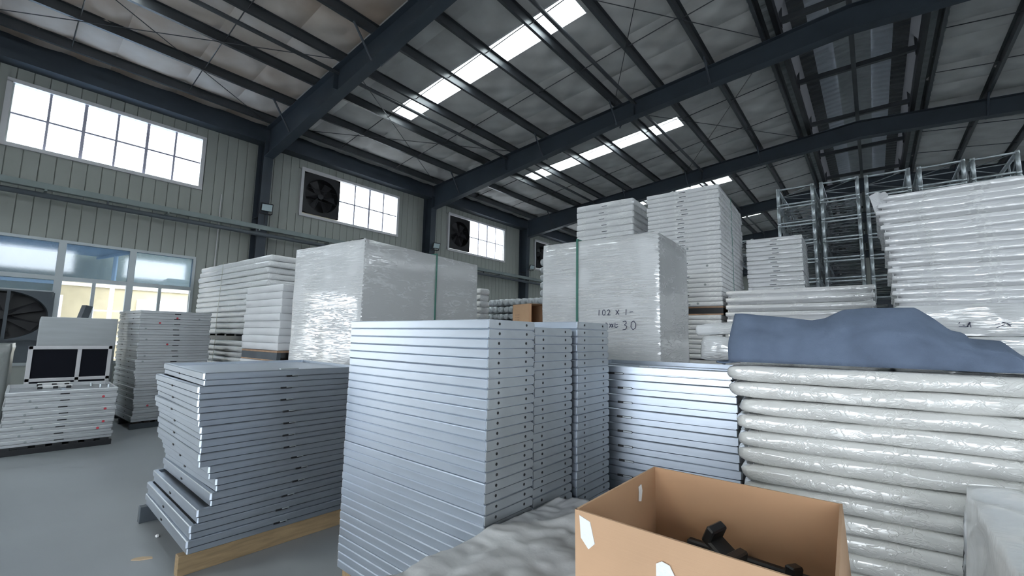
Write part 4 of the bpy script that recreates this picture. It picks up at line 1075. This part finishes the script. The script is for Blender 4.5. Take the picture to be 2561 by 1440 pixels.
def small_bags():
    pr = [(.05, 0), (.01, .05), (0, .3), (0, .7), (.012, .92), (.06, .99)]
    me = soft_slab(.34, .22, .20, pr, rc=.06, step=.03, amp=.022, freq=9, seed=150, m='wrap')
    o = tag(put('plastic_bag', me, None, (-.93, 3.80, 1.437), R(6)), 'crinkled clear plastic bag of foam beside the blue felt', 'bag'); o.rotation_euler = (0, R(5), R(8))
    me = soft_slab(.42, .12, .10, pr, rc=.045, step=.03, amp=.018, freq=10, seed=151, m='wrap')
    o = tag(put('plastic_roll', me, None, (-.96, 3.90, 1.655), R(-8)), 'crinkled film roll lying on the plastic bag beside the felt', 'roll'); o.rotation_euler = (0, R(-4), R(-4))
small_bags()

# ---- tarpaulin covered table and cardboard box in the foreground
def foreground():
    tb = tag(empty('work_table', (-.775, 1.52, 0)), 'low table hidden under the dusty grey tarpaulin', 'table')
    MB().cbox(-.66, .66, -.74, .66, .63, .68, .004).build('table_top', 'wood', tb)
    for x in (-.6, .6):
        for y in (-.68, .6): MB().box(x-.03, x+.03, y-.03, y+.03, 0, .63).build('leg', 'wood', tb)
    nx, ny = 130, 140; V = []; F = []
    x0, x1, y0, y1 = -1.80, .20, .45, 2.45
    ex0, ex1, ey0, ey1 = -1.455, -.10, .76, 2.20
    for i in range(nx+1):
        for j in range(ny+1):
            u = x0+(x1-x0)*i/nx; v = y0+(y1-y0)*j/ny
            dx = max(ex0-u, 0, u-ex1); dy = max(ey0-v, 0, v-ey1)
            d = math.hypot(dx, dy)
            x = min(max(u, ex0), ex1); y = min(max(v, ey0), ey1)
            z = .70
            if d > 0:
                z -= d*.97
                x += (-1 if u < ex0 else 1 if u > ex1 else 0)*min(.02, d*.2); y += (-1 if v < ey0 else 1 if v > ey1 else 0)*min(.02, d*.2)
            inside = 1 if d == 0 else .35
            a = noise.noise(Vector((u*2.2, v*2.2, 3)))*.018+abs(noise.noise(Vector((u*4.5+v*1.5, v*3.5-u*2, 5))))*.045-abs(noise.noise(Vector((u*9-v*5, v*8+u*3, 12))))*.022+noise.noise(Vector((u*13, v*13, 9)))*.005
            onbox = -.78 < u < -.04 and 1.10 < v < 1.82
            z += (0 if onbox else a*inside)
            V.append((x, y, z))
    for i in range(nx):
        for j in range(ny): F.append((i*(ny+1)+j, (i+1)*(ny+1)+j, (i+1)*(ny+1)+j+1, i*(ny+1)+j+1))
    mb = MB(); mb.add(V, F); tag(mb.build('tarpaulin', 'tarp', None, True), 'dusty grey tarpaulin spread over the table in front of the thin panels', 'tarpaulin')
    # open cardboard box
    b = tag(empty('cardboard_box', (-.405, 1.46, .702)), 'open brown cardboard box holding black parts on the tarpaulin', 'box')
    w, d, h, t = .60, .59, .398, .007
    def wall(name, a0, a1, b0, b1, out, m='card'):
        """wall between two bottom corners and two top corners, thickness t towards the inside"""
        n = Vector(out)*t
        V = [Vector(p) for p in (a0, a1, b1, b0)]; V += [p-n for p in V]
        mb = MB(); mb.add(V, [(0, 1, 2, 3), (7, 6, 5, 4), (0, 4, 5, 1), (1, 5, 6, 2), (2, 6, 7, 3), (3, 7, 4, 0)])
        me = mb.mesh(name, m); me.materials.append(M['card_in']); me.polygons[1].material_index = 1
        return put(name, me, b)
    X, Y = w/2, d/2; fl = .03
    wall('side_wall', (-X, -Y, 0), (X+.035, -Y, 0), (-X-.005, -Y, h), (X+.02, -Y-.01, h), (0, -1, 0))
    wall('side_wall', (X+.02, Y, 0), (-X, Y, 0), (X+.0, Y, h+.005), (-X, Y, h), (0, 1, 0))
    wall('side_wall', (-X, Y, 0), (-X, -Y, 0), (-X, Y, h), (-X-.005, -Y, h), (-1, 0, 0))
    wall('side_wall', (X+.035, -Y, 0), (X+.02, Y, 0), (X+.02, -Y-.01, h), (X, Y, h+.005), (1, 0, 0))
    MB().box(-X, X, -Y, Y, 0, t).build('box_floor', 'card_in', b)
    MB().box(-X+t, X-t, -Y+t, Y-t, t, .15).build('packing_layer', 'white_bits', b)
    def scrap(name, pts, z, loc, rz, axis='y', m='tape'):
        mb = MB().prism(pts, 1, -.0012, .0012); o = mb.build(name, m, b); o.location = loc; o.rotation_euler = (0, 0, rz); return o
    scrap('tape_scrap', [(0, 0), (.035, -.01), (.05, -.065), (.03, -.085), (.005, -.06)], 0, (-X+.012, -Y-.0025, h-.012), 0)
    scrap('tape_scrap', [(0, 0), (.022, .004), (.03, -.02), (.02, -.055), (.0, -.05), (.004, -.02)], 0, (-X+t+.0025, Y-.17, h-.035), R(90))
    scrap('tape_scrap', [(0, 0), (.015, .01), (.035, .006), (.05, -.02), (.03, -.035), (.0, -.03)], 0, (-.058, -Y-.0095, h-.068), 0)
    # black parts heaped inside
    def part(loc, rot, sx, sy, sz, lab, name='black_bracket'):
        o = MB().cbox(-sx/2, sx/2, -sy/2, sy/2, 0, sz, .006)
        if name == 'black_bracket': o.cbox(-sx/2, -sx/2+.03, -sy/2, sy/2, 0, sz+.045, .005)
        o = o.build(name, 'black'); o.location = loc; o.rotation_euler = rot; return tag(o, lab, 'part', 'black parts in the cardboard box')
    bx, by, bz = -.405, 1.46, .702
    part((bx-.01, by+.16, bz+.20), (R(10), R(30), R(-20)), .15, .07, .022, 'tilted black bracket highest in the cardboard box')
    part((bx+.10, by+.07, bz+.165), (0, R(10), R(-15)), .18, .09, .03, 'wide black bracket in the middle of the cardboard box')
    part((bx+.215, by+.13, bz+.155), (R(-6), R(8), R(-25)), .13, .05, .03, 'narrow black bracket near the right side of the cardboard box')
    part((bx+.06, by+.235, bz+.152), (0, 0, R(-4)), .44, .03, .035, 'long black bar along the back of the cardboard box', 'black_bar')
    part((bx+.16, by-.03, bz+.152), (0, R(3), R(-30)), .20, .06, .02, 'flat black bracket partly under the printed sheet in the box')
    o = MB().cbox(-.2, .2, -.07, .07, 0, .012, .003).build('printed_sheet', 'white_bits'); o.location = (bx+.10, by-.15, bz+.152); o.rotation_euler = (R(5), 0, R(-12))
    tag(o, 'white sheet with black print in front of the black parts in the box', 'sheet')
    for k in range(14):
        MB().box(-.012, .012, -.003, .003, .012, .0128).build('print_mark', 'black', o, loc=(-.18+.027*k, .03*((k*5) % 4-1.5), 0))
    # bundle under clear film at the right border
    fb = tag(empty('film_covered_bundle', (.62, 1.92, 0)), 'bundle covered with cloudy plastic film at the lower right border', 'bundle')
    MB().cbox(-.34, .5, -.35, .35, 0, 1.02, .03).build('bundle_core', 'paper', fb)
    n = 46; V = []; F = []
    for i in range(n+1):
        for j in range(n+1):
            u = -.72+1.5*i/n; v = -.75+1.5*j/n
            dx = max(-.40-u, 0, u-.55); dy = max(-.42-v, 0, v-.40); d_ = math.hypot(dx, dy)
            x = min(max(u, -.40), .55); y = min(max(v, -.42), .40)
            a = abs(noise.noise(Vector((u*4+v*2, v*3, 11))))*.06+noise.noise(Vector((u*9, v*9, 2)))*.006
            z = 1.08+a-d_*1.0
            if d_ > 0:
                x += (-.05*d_*1.5 if u < -.40 else .0)+a*.8; y += (-.05 if v < -.42 else .03)*d_*2+a*.6
            V.append((x, y, z))
    for i in range(n):
        for j in range(n): F.append((i*(n+1)+j, (i+1)*(n+1)+j, (i+1)*(n+1)+j+1, i*(n+1)+j+1))
    mb = MB(); mb.add(V, F); mb.build('plastic_film', 'clear_film', fb, True)
foreground()
def debris():
    V = [(-.06, -.02, 0), (.0, -.028, 0), (.07, -.01, 0), (.055, .012, 0), (-.01, .018, 0), (-.05, .006, 0)]
    o = MB().prism([(x, y) for x, y, z in V], 2, 0, .006).build('wood_chip', 'chip'); o.location = (-4.07, .87, 0); o.rotation_euler = (0, 0, R(50))
    tag(o, 'flat pale wood chip on the floor near the skids', 'wood chip')
    o = MB().cbox(-.014, .014, -.012, .012, 0, .02, .006).build('foam_crumb', 'white_bits'); o.location = (-4.4, 1.02, 0); tag(o, 'tiny white foam crumb on the floor by the front left pallet', 'crumb')
debris()
